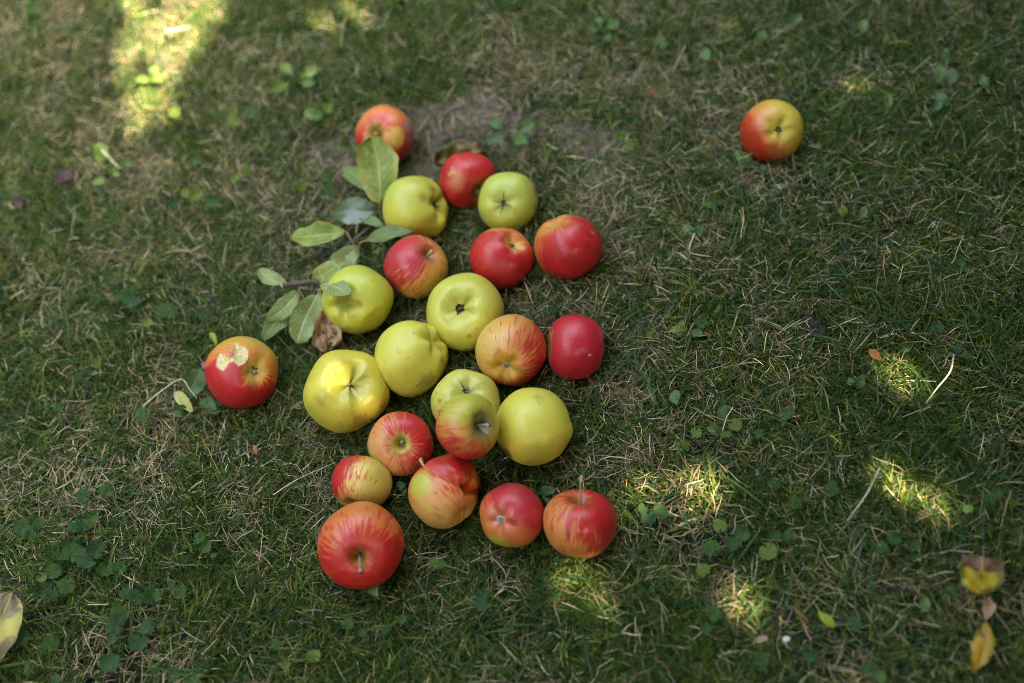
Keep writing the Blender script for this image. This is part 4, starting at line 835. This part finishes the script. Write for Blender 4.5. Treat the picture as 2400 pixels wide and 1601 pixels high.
weed("toothed_weed", "pointed broad leaves in dark grass at upper right", [L_(2206, 198, 2200, 150, 28, 0), L_(2228, 202, 2232, 158, 30, 1), L_(2216, 150, 2218, 112, 22, 1), L_(2222, 252, 2198, 210, 24, 1), L_(2192, 258, 2204, 236, 22, 1), L_(2312, 205, 2304, 176, 22, 1)])
weed("toothed_weed", "weed with narrow leaves at the top right edge", [L_(1660, 142, 1654, 112, 24, 0), L_(1700, 116, 1706, 96, 20, 0), L_(1782, 100, 1790, 70, 22, 0), L_(2022, 80, 2026, 44, 22, 0), L_(1860, 60, 1880, 30, 18, 1)])
weed("toothed_weed", "leaf tufts between the lone far apple and the dark right grass", [L_(1984, 262, 1968, 228, 18, 0), L_(2082, 254, 2082, 218, 20, 0), L_(2116, 232, 2118, 214, 22, 0), L_(1976, 508, 1972, 480, 22, 2), L_(2020, 512, 2030, 486, 18, 0)])
weed("toothed_weed", "dark pointed leaf right of the small sunny strip", [L_(2006, 908, 2024, 880, 28, 0), L_(1985, 898, 2004, 890, 18, 0)])
weed("toothed_weed", "narrow dark leaf left below the cupped yellow leaf", [L_(2160, 1436, 2174, 1398, 24, 0), L_(2226, 1400, 2236, 1372, 24, 1), L_(2212, 1384, 2240, 1384, 20, 1)])
weed("ground_ivy", "dull round leaves along the right edge", [r(2318, 1175, 34, 1), r(2340, 1152, 26, 0), r(2352, 1112, 24, 1), r(2270, 1196, 26, 0)])
weed("ground_ivy", "dark round leaves by the bottom edge in the middle right", [r(1790, 1546, 36, 0), r(1780, 1560, 26, 1), r(1900, 1530, 34, 1), r(2040, 1560, 36, 1), r(2060, 1582, 30, 0)])
weed("ground_ivy", "loose round leaves in mossy grass at middle right", [r(2258, 615, 22, 0), r(2272, 628, 22, 0), r(2196, 772, 28, 1), r(2268, 830, 26, 0), r(2120, 816, 26, 1), r(2240, 816, 24, 1)])

# ------------------------------------------------------------------ lawn
def field(P, sc, seed):
    rs = np.random.default_rng(seed); q = np.zeros(len(P))
    for k in range(14):
        w = rs.normal(size=2) * sc; q += np.sin(P[:, 0] * w[0] + P[:, 1] * w[1] + rs.uniform(0, 6.28))
    return q / 14 ** 0.5
def roots(n, seed, dens):
    rs = np.random.default_rng(seed); out = []
    got = 0
    while got < n:
        P = np.stack([rs.uniform(-1.35, 1.35, n), rs.uniform(-0.75, 1.15, n), np.zeros(n)], -1)
        x, y = to_px(P); ok = (x > -330) & (x < 2730) & (y > -300) & (y < 1950)
        out_ = (x < -60) | (x > 2460) | (y < -60) | (y > 1680)
        p = dens(P, x, y) * np.where(out_, 0.55, 1.0)
        P = P[ok & (rs.uniform(0, 1, n) < p)]; out.append(P); got += len(P)
    P = np.concatenate(out)[:n]
    keep = np.ones(n, bool)
    for _, C, rr in APPLES:
        if C.z < 0.06: keep &= np.hypot(P[:, 0] - C.x, P[:, 1] - C.y) > rr * 0.62
    P = P[keep]; P[:, 2] = ground_z(P[:, 0], P[:, 1]) - 0.004
    return P
def strawy(x, y):
    return np.clip(0.28 + 0.50 * blob(x, y, 1480, 640, 330, 360) + 0.25 * blob(x, y, 640, 1050, 260, 180) + 0.30 * blob(x, y, 330, 180, 260, 330) + 0.30 * blob(x, y, 1450, 330, 350, 200) + 0.15 * blob(x, y, 760, 1130, 150, 120) + 0.25 * blob(x, y, 650, 450, 300, 250) + 0.3 * blob(x, y, 1500, 1050, 250, 160) + 0.2 * blob(x, y, 250, 1100, 200, 120), 0, 1)
def mossy(x, y):
    return np.clip(0.10 + 0.75 * blob(x, y, 2000, 850, 380, 420) + 0.55 * blob(x, y, 1600, 720, 180, 260) + 0.6 * blob(x, y, 1550, 1130, 260, 160) + 0.5 * blob(x, y, 1380, 1430, 260, 120) + 0.5 * blob(x, y, 2100, 250, 250, 150) + 0.4 * blob(x, y, 1150, 120, 350, 150), 0, 1)

def blades(P, L, W, az, el, bend, cols, K=3, twist=0.4, seed=0, tipw=0.12, kink=0.0):
    """one strip per root: K segments, bending over; returns mesh data with a colour per vertex"""
    n = len(P); rs = np.random.default_rng(seed); pos = P.copy(); V = np.zeros((n, 2 * (K + 1), 3)); 
    az = az.copy(); tw = rs.uniform(-twist, twist, n)
    for k in range(K + 1):
        f = k / K; w = W * (0.75 + 0.5 * f) * (1 - f ** 2.2) + W * tipw * (f ** 2) * 0.6
        sx, sy = -np.sin(az), np.cos(az); sz = np.sin(tw * (1 + f))
        S = np.stack([sx * np.cos(tw), sy * np.cos(tw), sz], -1) * (w / 2)[:, None]
        V[:, 2 * k] = pos - S; V[:, 2 * k + 1] = pos + S
        e = el - bend * (f + 0.5 / K)
        if kink: az = az + rs.normal(0, kink, n)
        step_ = np.stack([np.cos(e) * np.cos(az), np.cos(e) * np.sin(az), np.sin(e)], -1) * (L / K)[:, None]
        pos = pos + step_
    low = ground_z(V[..., 0], V[..., 1]) - 0.001
    V[..., 2] = np.where(V[..., 2] < low, low + 0.0006, V[..., 2])
    base = (np.arange(n) * 2 * (K + 1))[:, None]
    F_ = np.concatenate([base + np.array([2 * k, 2 * k + 1, 2 * k + 3, 2 * k + 2]) for k in range(K)], 0)
    C = np.repeat(cols[:, None, :], 2 * (K + 1), 1)
    return V.reshape(-1, 3), F_, np.concatenate([C.reshape(-1, 3), np.ones((n * 2 * (K + 1), 1))], -1)
def pick(n, cols, wts, rs, var=0.18):
    c = np.array(cols)[rs.choice(len(cols), n, p=np.array(wts) / sum(wts))]
    return np.clip(c * np.exp(rs.normal(0, var, (n, 1))) * np.exp(rs.normal(0, 0.07, (n, 3))), 0.002, 0.9)
def keep_off(P, tips):
    """drop blades whose tip would end inside an apple"""
    ok = np.ones(len(P), bool)
    for _, C, rr in APPLES:
        ok &= ((tips - np.array(C)) ** 2).sum(1) > (rr * 0.90) ** 2
    return ok
def lawn(name, label, cat, n, seed, dens, Lr, Wr, elr, bendr, cols, wts, K, mat, hz=0.0, kink=0.0, var=0.18, colmod=None, tipw=0.12):
    P = roots(n, seed, dens); n = len(P); rs = np.random.default_rng(seed + 1)
    L = rs.uniform(*Lr, n) * np.exp(rs.normal(0, 0.2, n)); W = rs.uniform(*Wr, n); el = rs.uniform(*elr, n); bd = rs.uniform(*bendr, n); az = rs.uniform(0, 2 * math.pi, n)
    if hz: P[:, 2] += rs.uniform(0, hz, n)
    c = pick(n, cols, wts, rs, var)
    if colmod is not None: c = colmod(P, c)
    mid = P + np.stack([np.cos(az) * np.cos(el), np.sin(az) * np.cos(el), np.sin(el) * 0.6], -1) * (L * 0.7)[:, None]
    ok = keep_off(P, mid)
    P, L, W, el, bd, az, c = P[ok], L[ok], W[ok], el[ok], bd[ok], az[ok], c[ok]
    V, F_, C = blades(P, L, W, az, el, bd, c, K, 0.5, seed + 2, tipw, kink)
    o = link_mesh(name, mesh_np(name, V, [F_], False, (("col", "FLOAT_COLOR", C),)), mat)
    tag(o, label, cat, kind="stuff"); return o
def clump(P, sc, seed): return np.clip(0.50 + 0.55 * field(P, sc, seed), 0.05, 1)
d_green = lambda P, x, y: np.clip((1 - 0.94 * bare(x, y)) * clump(P, 38, 3) * (0.55 + 0.45 * clump(P, 9, 4)) * (1.05 - 0.45 * strawy(x, y)), 0, 1)
d_straw = lambda P, x, y: np.clip((1 - 0.80 * bare(x, y)) * strawy(x, y) * (0.35 + 0.65 * clump(P, 45, 5)) * (0.7 + 0.3 * clump(P, 14, 6)), 0, 1)
d_moss = lambda P, x, y: np.clip((1 - 0.8 * bare(x, y)) * mossy(x, y) * clump(P, 26, 8), 0, 1)
G_COL = [(0.036, 0.074, 0.012), (0.056, 0.100, 0.014), (0.024, 0.062, 0.022), (0.110, 0.145, 0.022), (0.013, 0.031, 0.007), (0.19, 0.165, 0.038)]
G_W = [30, 26, 16, 14, 14, 5]
S_COL = [(0.38, 0.29, 0.17), (0.20, 0.14, 0.085), (0.48, 0.39, 0.26), (0.11, 0.075, 0.048), (0.30, 0.21, 0.07), (0.17, 0.115, 0.09)]
S_W = [30, 22, 16, 14, 10, 12]
M_COL = [(0.075, 0.11, 0.013), (0.125, 0.16, 0.022), (0.038, 0.072, 0.010), (0.17, 0.19, 0.04)]
MB = mat_blade("grass_blade", 0.22, 0.45, 0.2); MS = mat_blade("straw_blade", 0.15, 0.6, 0.2); MM = mat_blade("moss_leaf", 0.3, 0.55, 0.15)
lawn("grass", "short green lawn grass around the apples", "grass", 260000, 21, d_green, (0.013, 0.032), (0.0010, 0.0021), (0.25, 1.35), (0.2, 1.5), G_COL, G_W, 3, MB)
lawn("wide_grass", "broad blue green grass blades lying across the lawn", "grass", 3200, 31, lambda P, x, y: np.clip((0.25 + 0.75 * blob(x, y, 1750, 800, 600, 700)) * (1 - 0.6 * bare(x, y)), 0, 1), (0.025, 0.06), (0.0018, 0.0030), (0.05, 0.7), (0.1, 0.9),
     [(0.026, 0.068, 0.030), (0.036, 0.082, 0.022), (0.070, 0.11, 0.022)], [5, 4, 2], 5, MB, hz=0.008)
lawn("straw", "dry tan grass stems and clippings matted in the lawn", "grass", 66000, 41, d_straw, (0.007, 0.030), (0.0005, 0.0012), (-0.15, 0.8), (-0.2, 0.9), S_COL, S_W, 3, MS, hz=0.012, kink=0.22, var=0.22, tipw=0.8)
lawn("moss", "yellow green moss sprigs in the lawn", "moss", 110000, 51, d_moss, (0.004, 0.010), (0.0008, 0.0016), (0.2, 1.4), (0.0, 1.2), M_COL, [5, 4, 4, 2], 2, MM, hz=0.008)

def ring_grass():
    rs = np.random.default_rng(61); P, az, el, L = [], [], [], []
    for _, C, rr in APPLES:
        if C.z > 0.06: continue
        n = int(220 + 1800 * rr); a = rs.uniform(0, 2 * math.pi, n); q = rr * rs.uniform(0.62, 1.12, n)
        P.append(np.stack([C.x + q * np.cos(a), C.y + q * np.sin(a), 0 * a], -1)); az.append(a + rs.normal(0, 0.9, n)); el.append(rs.uniform(0.45, 1.45, n)); L.append(rs.uniform(0.014, 0.030, n) * np.where(rs.uniform(0, 1, n) < 0.3, 1.5, 1.0))
    P, az, el, L = (np.concatenate(v) for v in (P, az, el, L)); P[:, 2] = ground_z(P[:, 0], P[:, 1]) - 0.003
    mid = P + np.stack([np.cos(az) * np.cos(el), np.sin(az) * np.cos(el), np.sin(el)], -1) * (L * 0.8)[:, None]
    ok = keep_off(P, mid); P, az, el, L = P[ok], az[ok], el[ok], L[ok]; n = len(P)
    V, F_, C = blades(P, L, rs.uniform(0.0008, 0.0017, n), az, el, rs.uniform(-0.2, 0.9, n), pick(n, G_COL + S_COL[:3], G_W + [6, 5, 4], rs), 4, 0.5, 62)
    tag(link_mesh("standing_grass", mesh_np("standing_grass", V, [F_], False, (("col", "FLOAT_COLOR", C),)), MB), "grass blades standing up against the apples", "grass", kind="stuff")
ring_grass()
def soil_crumbs(n=5200):
    P = roots(n, 71, lambda P, x, y: bare(x, y) ** 1.5); n = len(P); rs = np.random.default_rng(72); sz = 0.0006 + 0.0024 * rs.power(0.35, n) ** 3
    O = np.array([(1, 0, 0), (-1, 0, 0), (0, 1, 0), (0, -1, 0), (0, 0, 0.8), (0, 0, -0.8)], float)
    V = P[:, None, :] + O[None] * sz[:, None, None] * rs.uniform(0.6, 1.3, (n, 6, 1)) + np.array([0, 0, 0.001])
    Fb = np.array([[4, 0, 2], [4, 2, 1], [4, 1, 3], [4, 3, 0], [5, 2, 0], [5, 1, 2], [5, 3, 1], [5, 0, 3]])
    F_ = ((np.arange(n) * 6)[:, None, None] + Fb[None]).reshape(-1, 3)
    C = np.repeat(pick(n, [(0.13, 0.10, 0.085), (0.08, 0.06, 0.05), (0.20, 0.16, 0.14), (0.045, 0.035, 0.028)], [4, 4, 2, 3], rs)[:, None, :], 6, 1).reshape(-1, 3)
    tag(link_mesh("soil_crumbs", mesh_np("soil_crumbs", V.reshape(-1, 3), [F_], False, (("col", "FLOAT_COLOR", np.concatenate([C, np.ones((len(C), 1))], -1)),)), mat_blade("soil_crumb", 0.0, 0.9, 0.1)), "loose crumbs of dry soil on the bare patches", "soil", kind="stuff")
soil_crumbs()

# ------------------------------------------------------------------ the apple tree that shades the place (stands behind the photographer)
SPOTS = [  # sunlit patches as read in the 2351 px view: centre, half axes, tilt, height of the lit thing, openness
    (405, 5, 125, 60, 0, 0.02, 0.95), (375, 75, 90, 60, 0, 0.02, 0.95), (345, 150, 78, 60, 0, 0.02, 0.92), (340, 220, 66, 55, 0, 0.02, 0.88), (330, 290, 50, 40, 0, 0.02, 0.5), (270, 60, 80, 50, 0, 0.02, 0.4), (210, 130, 60, 50, 0, 0.02, 0.25), (240, 335, 42, 28, 0, 0.02, 0.7),
    (785, 25, 62, 38, 0, 0.02, 1), (800, 928, 66, 17, 0, 0.066, 0.95), (755, 872, 22, 12, 0, 0.08, 1),
    (1985, 180, 50, 22, 0, 0.02, 0.5), (1700, 20, 40, 22, 0, 0.02, 0.6),
    (2095, 868, 52, 26, -40, 0.02, 1), (1905, 888, 60, 30, -20, 0.02, 0.5),
    (1550, 1150, 90, 38, 10, 0.02, 0.8), (1640, 1095, 50, 36, 0, 0.02, 0.85), (1480, 1180, 50, 30, 0, 0.02, 0.35), (1440, 1120, 30, 18, 0, 0.02, 0.5), (2095, 1095, 90, 50, -25, 0.02, 0.8), (2160, 1190, 50, 54, 0, 0.02, 0.8),
    (1690, 1368, 70, 36, -25, 0.02, 0.8), (1375, 1368, 70, 30, -25, 0.02, 0.6), (1300, 1325, 26, 20, 0, 0.02, 0.7), (1985, 1556, 44, 18, 0, 0.02, 0.6)]
def build_tree():
    rs = np.random.default_rng(77); S = np.array(SUN)
    base = Vector((1.75, -2.75, 0.0))
    tree = thing("apple_tree", tuple(base), "apple tree whose leaves shade the lawn", "tree")
    bark = mat_bark("tree_bark", (0.07, 0.055, 0.045), (0.17, 0.14, 0.115), 30.0)
    V, F_ = path_tube([base + Vector((0, 0, -0.1)), base + Vector((0.03, 0.05, 0.6)), base + Vector((-0.02, 0.08, 1.2)), base + Vector((-0.10, 0.15, 1.7))], 0.11, 0.075, 6, 14, 0.05, 1)
    child_world("trunk", mesh_np("trunk", V, F_), bark, tree)
    top = base + Vector((-0.10, 0.15, 1.68))
    for k, e in enumerate(((-1.5, 1.0, 1.0), (-0.6, 1.9, 0.9), (0.4, 1.7, 1.1), (-1.7, 0.0, 1.3), (0.9, 0.4, 1.2), (-0.5, -0.8, 1.3), (-1.1, 1.7, 1.5))):
        E = top + Vector(e); M_ = top.lerp(E, 0.5) + Vector((0, 0, 0.18))
        V, F_ = path_tube([top, M_, E], 0.05, 0.012, 8, 8, 0.06, k); child_world("branch", mesh_np("branch", V, F_), bark, tree)
    # leaves: a leaf hangs where its shadow would fall on the lawn, except where the photograph shows sun coming through
    N = 46000
    gx, gy = rs.uniform(-1.5, 1.6, N), rs.uniform(-1.0, 1.5, N); h = rs.uniform(1.75, 2.75, N)
    P = np.stack([gx + S[0] / S[2] * h, gy + S[1] / S[2] * h, h], -1)
    M2 = 60000                                                      # unseen crown leaves added to darken the lawn's right and near side
    Q = np.stack([rs.uniform(-1.8, 3.4, M2), rs.uniform(-3.8, 1.7, M2), rs.uniform(1.9, 3.3, M2)], -1)
    lim = 0.40 + 0.55 * np.clip(Q[:, 1] + 0.6, 0, 3)                # its edge runs over the lawn's right hand side
    Q = Q[(Q[:, 0] > lim) | (Q[:, 1] < -0.75)]
    P = np.concatenate([P, Q]); N = len(P); gx, gy = P[:, 0] - S[0] / S[2] * P[:, 2], P[:, 1] - S[1] / S[2] * P[:, 2]
    keep = np.ones(N, bool)
    for (x, y, rx, ry, tl, hz, op) in SPOTS:
        G = vpt(x, y, hz); G = G - SUN * (hz / SUN.z); A = vpt(x + math.cos(math.radians(tl)) * rx, y + math.sin(math.radians(-tl)) * rx, hz) - SUN * (hz / SUN.z) - G
        B = vpt(x + math.sin(math.radians(tl)) * ry, y + math.cos(math.radians(tl)) * ry, hz) - SUN * (hz / SUN.z) - G
        M_ = np.linalg.inv(np.array([[A.x, B.x], [A.y, B.y]])); q = np.stack([gx - G.x, gy - G.y], -1) @ M_.T
        la, lb = A.length, B.length; mg = 0.016
        rr = np.hypot(q[:, 0] * la / (la + mg), q[:, 1] * lb / (lb + mg))
        keep &= ~((rr < 1) & (rs.uniform(0, 1, N) < op ** 0.6 if op < 1 else np.ones(N, bool)))
    P = P[keep]
    n = len(P); az = rs.uniform(0, 6.28, n); tl = rs.normal(0, 0.45, n); L = rs.uniform(0.045, 0.075, n); W = L * rs.uniform(0.5, 0.65, n)
    Lx = np.stack([np.cos(az) * np.cos(tl), np.sin(az) * np.cos(tl), np.sin(tl)], -1); Sd = np.stack([-np.sin(az), np.cos(az), rs.normal(0, 0.35, n)], -1); Sd /= np.linalg.norm(Sd, axis=1)[:, None]
    Nn = np.cross(Lx, Sd); L_1, W_1 = L[:, None], W[:, None]
    c = P - Lx * L_1 / 2
    Vv = np.stack([c, c + Lx * L_1 * .35 - Sd * W_1 / 2 + Nn * W_1 * .12, c + Lx * L_1 * .35 + Sd * W_1 / 2 + Nn * W_1 * .12, c + Lx * L_1 * .75 - Sd * W_1 * .36 + Nn * W_1 * .08, c + Lx * L_1 * .75 + Sd * W_1 * .36 + Nn * W_1 * .08, c + Lx * L_1 - Nn * W_1 * .1, c + Lx * L_1 * .4], 1)
    b = (np.arange(n) * 7)[:, None]
    F3 = np.concatenate([b + np.array(t_) for t_ in ([0, 6, 1], [0, 2, 6], [3, 6, 5], [6, 4, 5])]); F4 = np.concatenate([b + np.array(t_) for t_ in ([1, 6, 3, 3], [6, 2, 4, 4])])[:, :3]
    child_world("crown", mesh_np("crown", Vv.reshape(-1, 3), [np.concatenate([F3, F4])], False), mat_plain("tree_leaf", (0.045, 0.085, 0.022), (0.08, 0.12, 0.03), 8.0, 0.45, 0.25), tree)
build_tree()

# ------------------------------------------------------------------ hedges added out of view to block low sky light and deepen contrast
def build_added_hedge(label, a, b, h, depth, seed):
    rs = np.random.default_rng(seed); a, b = Vector((*a, 0)), Vector((*b, 0)); d = (b - a).normalized(); nrm = Vector((-d.y, d.x, 0)); Lh = (b - a).length
    hd = thing("added_hedge", tuple((a + b) / 2), label, "added_hedge", "added hedges that block low light")
    nu, nz = 60, 14; U, Z = np.meshgrid(np.linspace(0, 1, nu), np.linspace(0, 2 * math.pi, nz, endpoint=False), indexing='ij')
    bul = 1 + 0.10 * np.sin(U * 31 + 2 * np.sin(Z)) + 0.07 * np.sin(U * 67 + 3 * Z)
    y = np.cos(Z) * depth / 2 * bul; z = h / 2 + np.sin(Z) * h / 2 * bul
    P = np.array(a) + (U * Lh)[..., None] * np.array(d) + y[..., None] * np.array(nrm); P[..., 2] = z
    child_world("blocking_core", mesh_np("blocking_core", P.reshape(-1, 3), [grid_faces(nu, nz)]), mat_plain("added_hedge_inside", (0.015, 0.025, 0.008), (0.03, 0.045, 0.015), 12.0, 0.8), hd)
    n = 9000; u = rs.uniform(0, 1, n); w = rs.uniform(0, 2 * math.pi, n); q = rs.uniform(1.0, 1.12, n)
    c = np.array(a) + (u * Lh)[:, None] * np.array(d) + (np.cos(w) * depth / 2 * q * 1.05)[:, None] * np.array(nrm); c[:, 2] = h / 2 + np.sin(w) * h / 2 * q
    X = rs.normal(size=(n, 3)); X /= np.linalg.norm(X, axis=1)[:, None]; Y = np.cross(X, rs.normal(size=(n, 3))); Y /= np.linalg.norm(Y, axis=1)[:, None]
    s1, s2 = rs.uniform(0.04, 0.08, n)[:, None], rs.uniform(0.02, 0.04, n)[:, None]
    V = np.stack([c - X * s1, c - Y * s2, c + X * s1, c + Y * s2], 1).reshape(-1, 3); F_ = (np.arange(n) * 4)[:, None] + np.array([0, 1, 2, 3])
    child_world("foliage", mesh_np("foliage", V, [F_], False), mat_plain("added_hedge_leaf", (0.035, 0.07, 0.02), (0.06, 0.10, 0.03), 6.0, 0.5, 0.2), hd)
build_added_hedge("unseen, light-blocking hedge behind the apple tree", (-4.6, -5.2), (4.8, -5.2), 3.2, 1.4, 4)
build_added_hedge("unseen, light-blocking hedge beyond the far side of the lawn", (-4.6, 4.2), (4.8, 4.2), 4.3, 1.4, 1)
build_added_hedge("unseen, light-blocking hedge along the left side of the lawn", (-4.2, -5.0), (-4.2, 4.2), 3.9, 1.4, 2)
build_added_hedge("unseen, light-blocking hedge along the right side of the lawn", (4.4, -5.0), (4.4, 4.2), 4.3, 1.4, 3)
if DEBUG:
    for l, C, r in APPLES[:-1]:
        dd = (APPLES[-1][1] - C).length - APPLES[-1][2] - r
        if dd < 0.02: print("TOP %.4f" % dd, l)
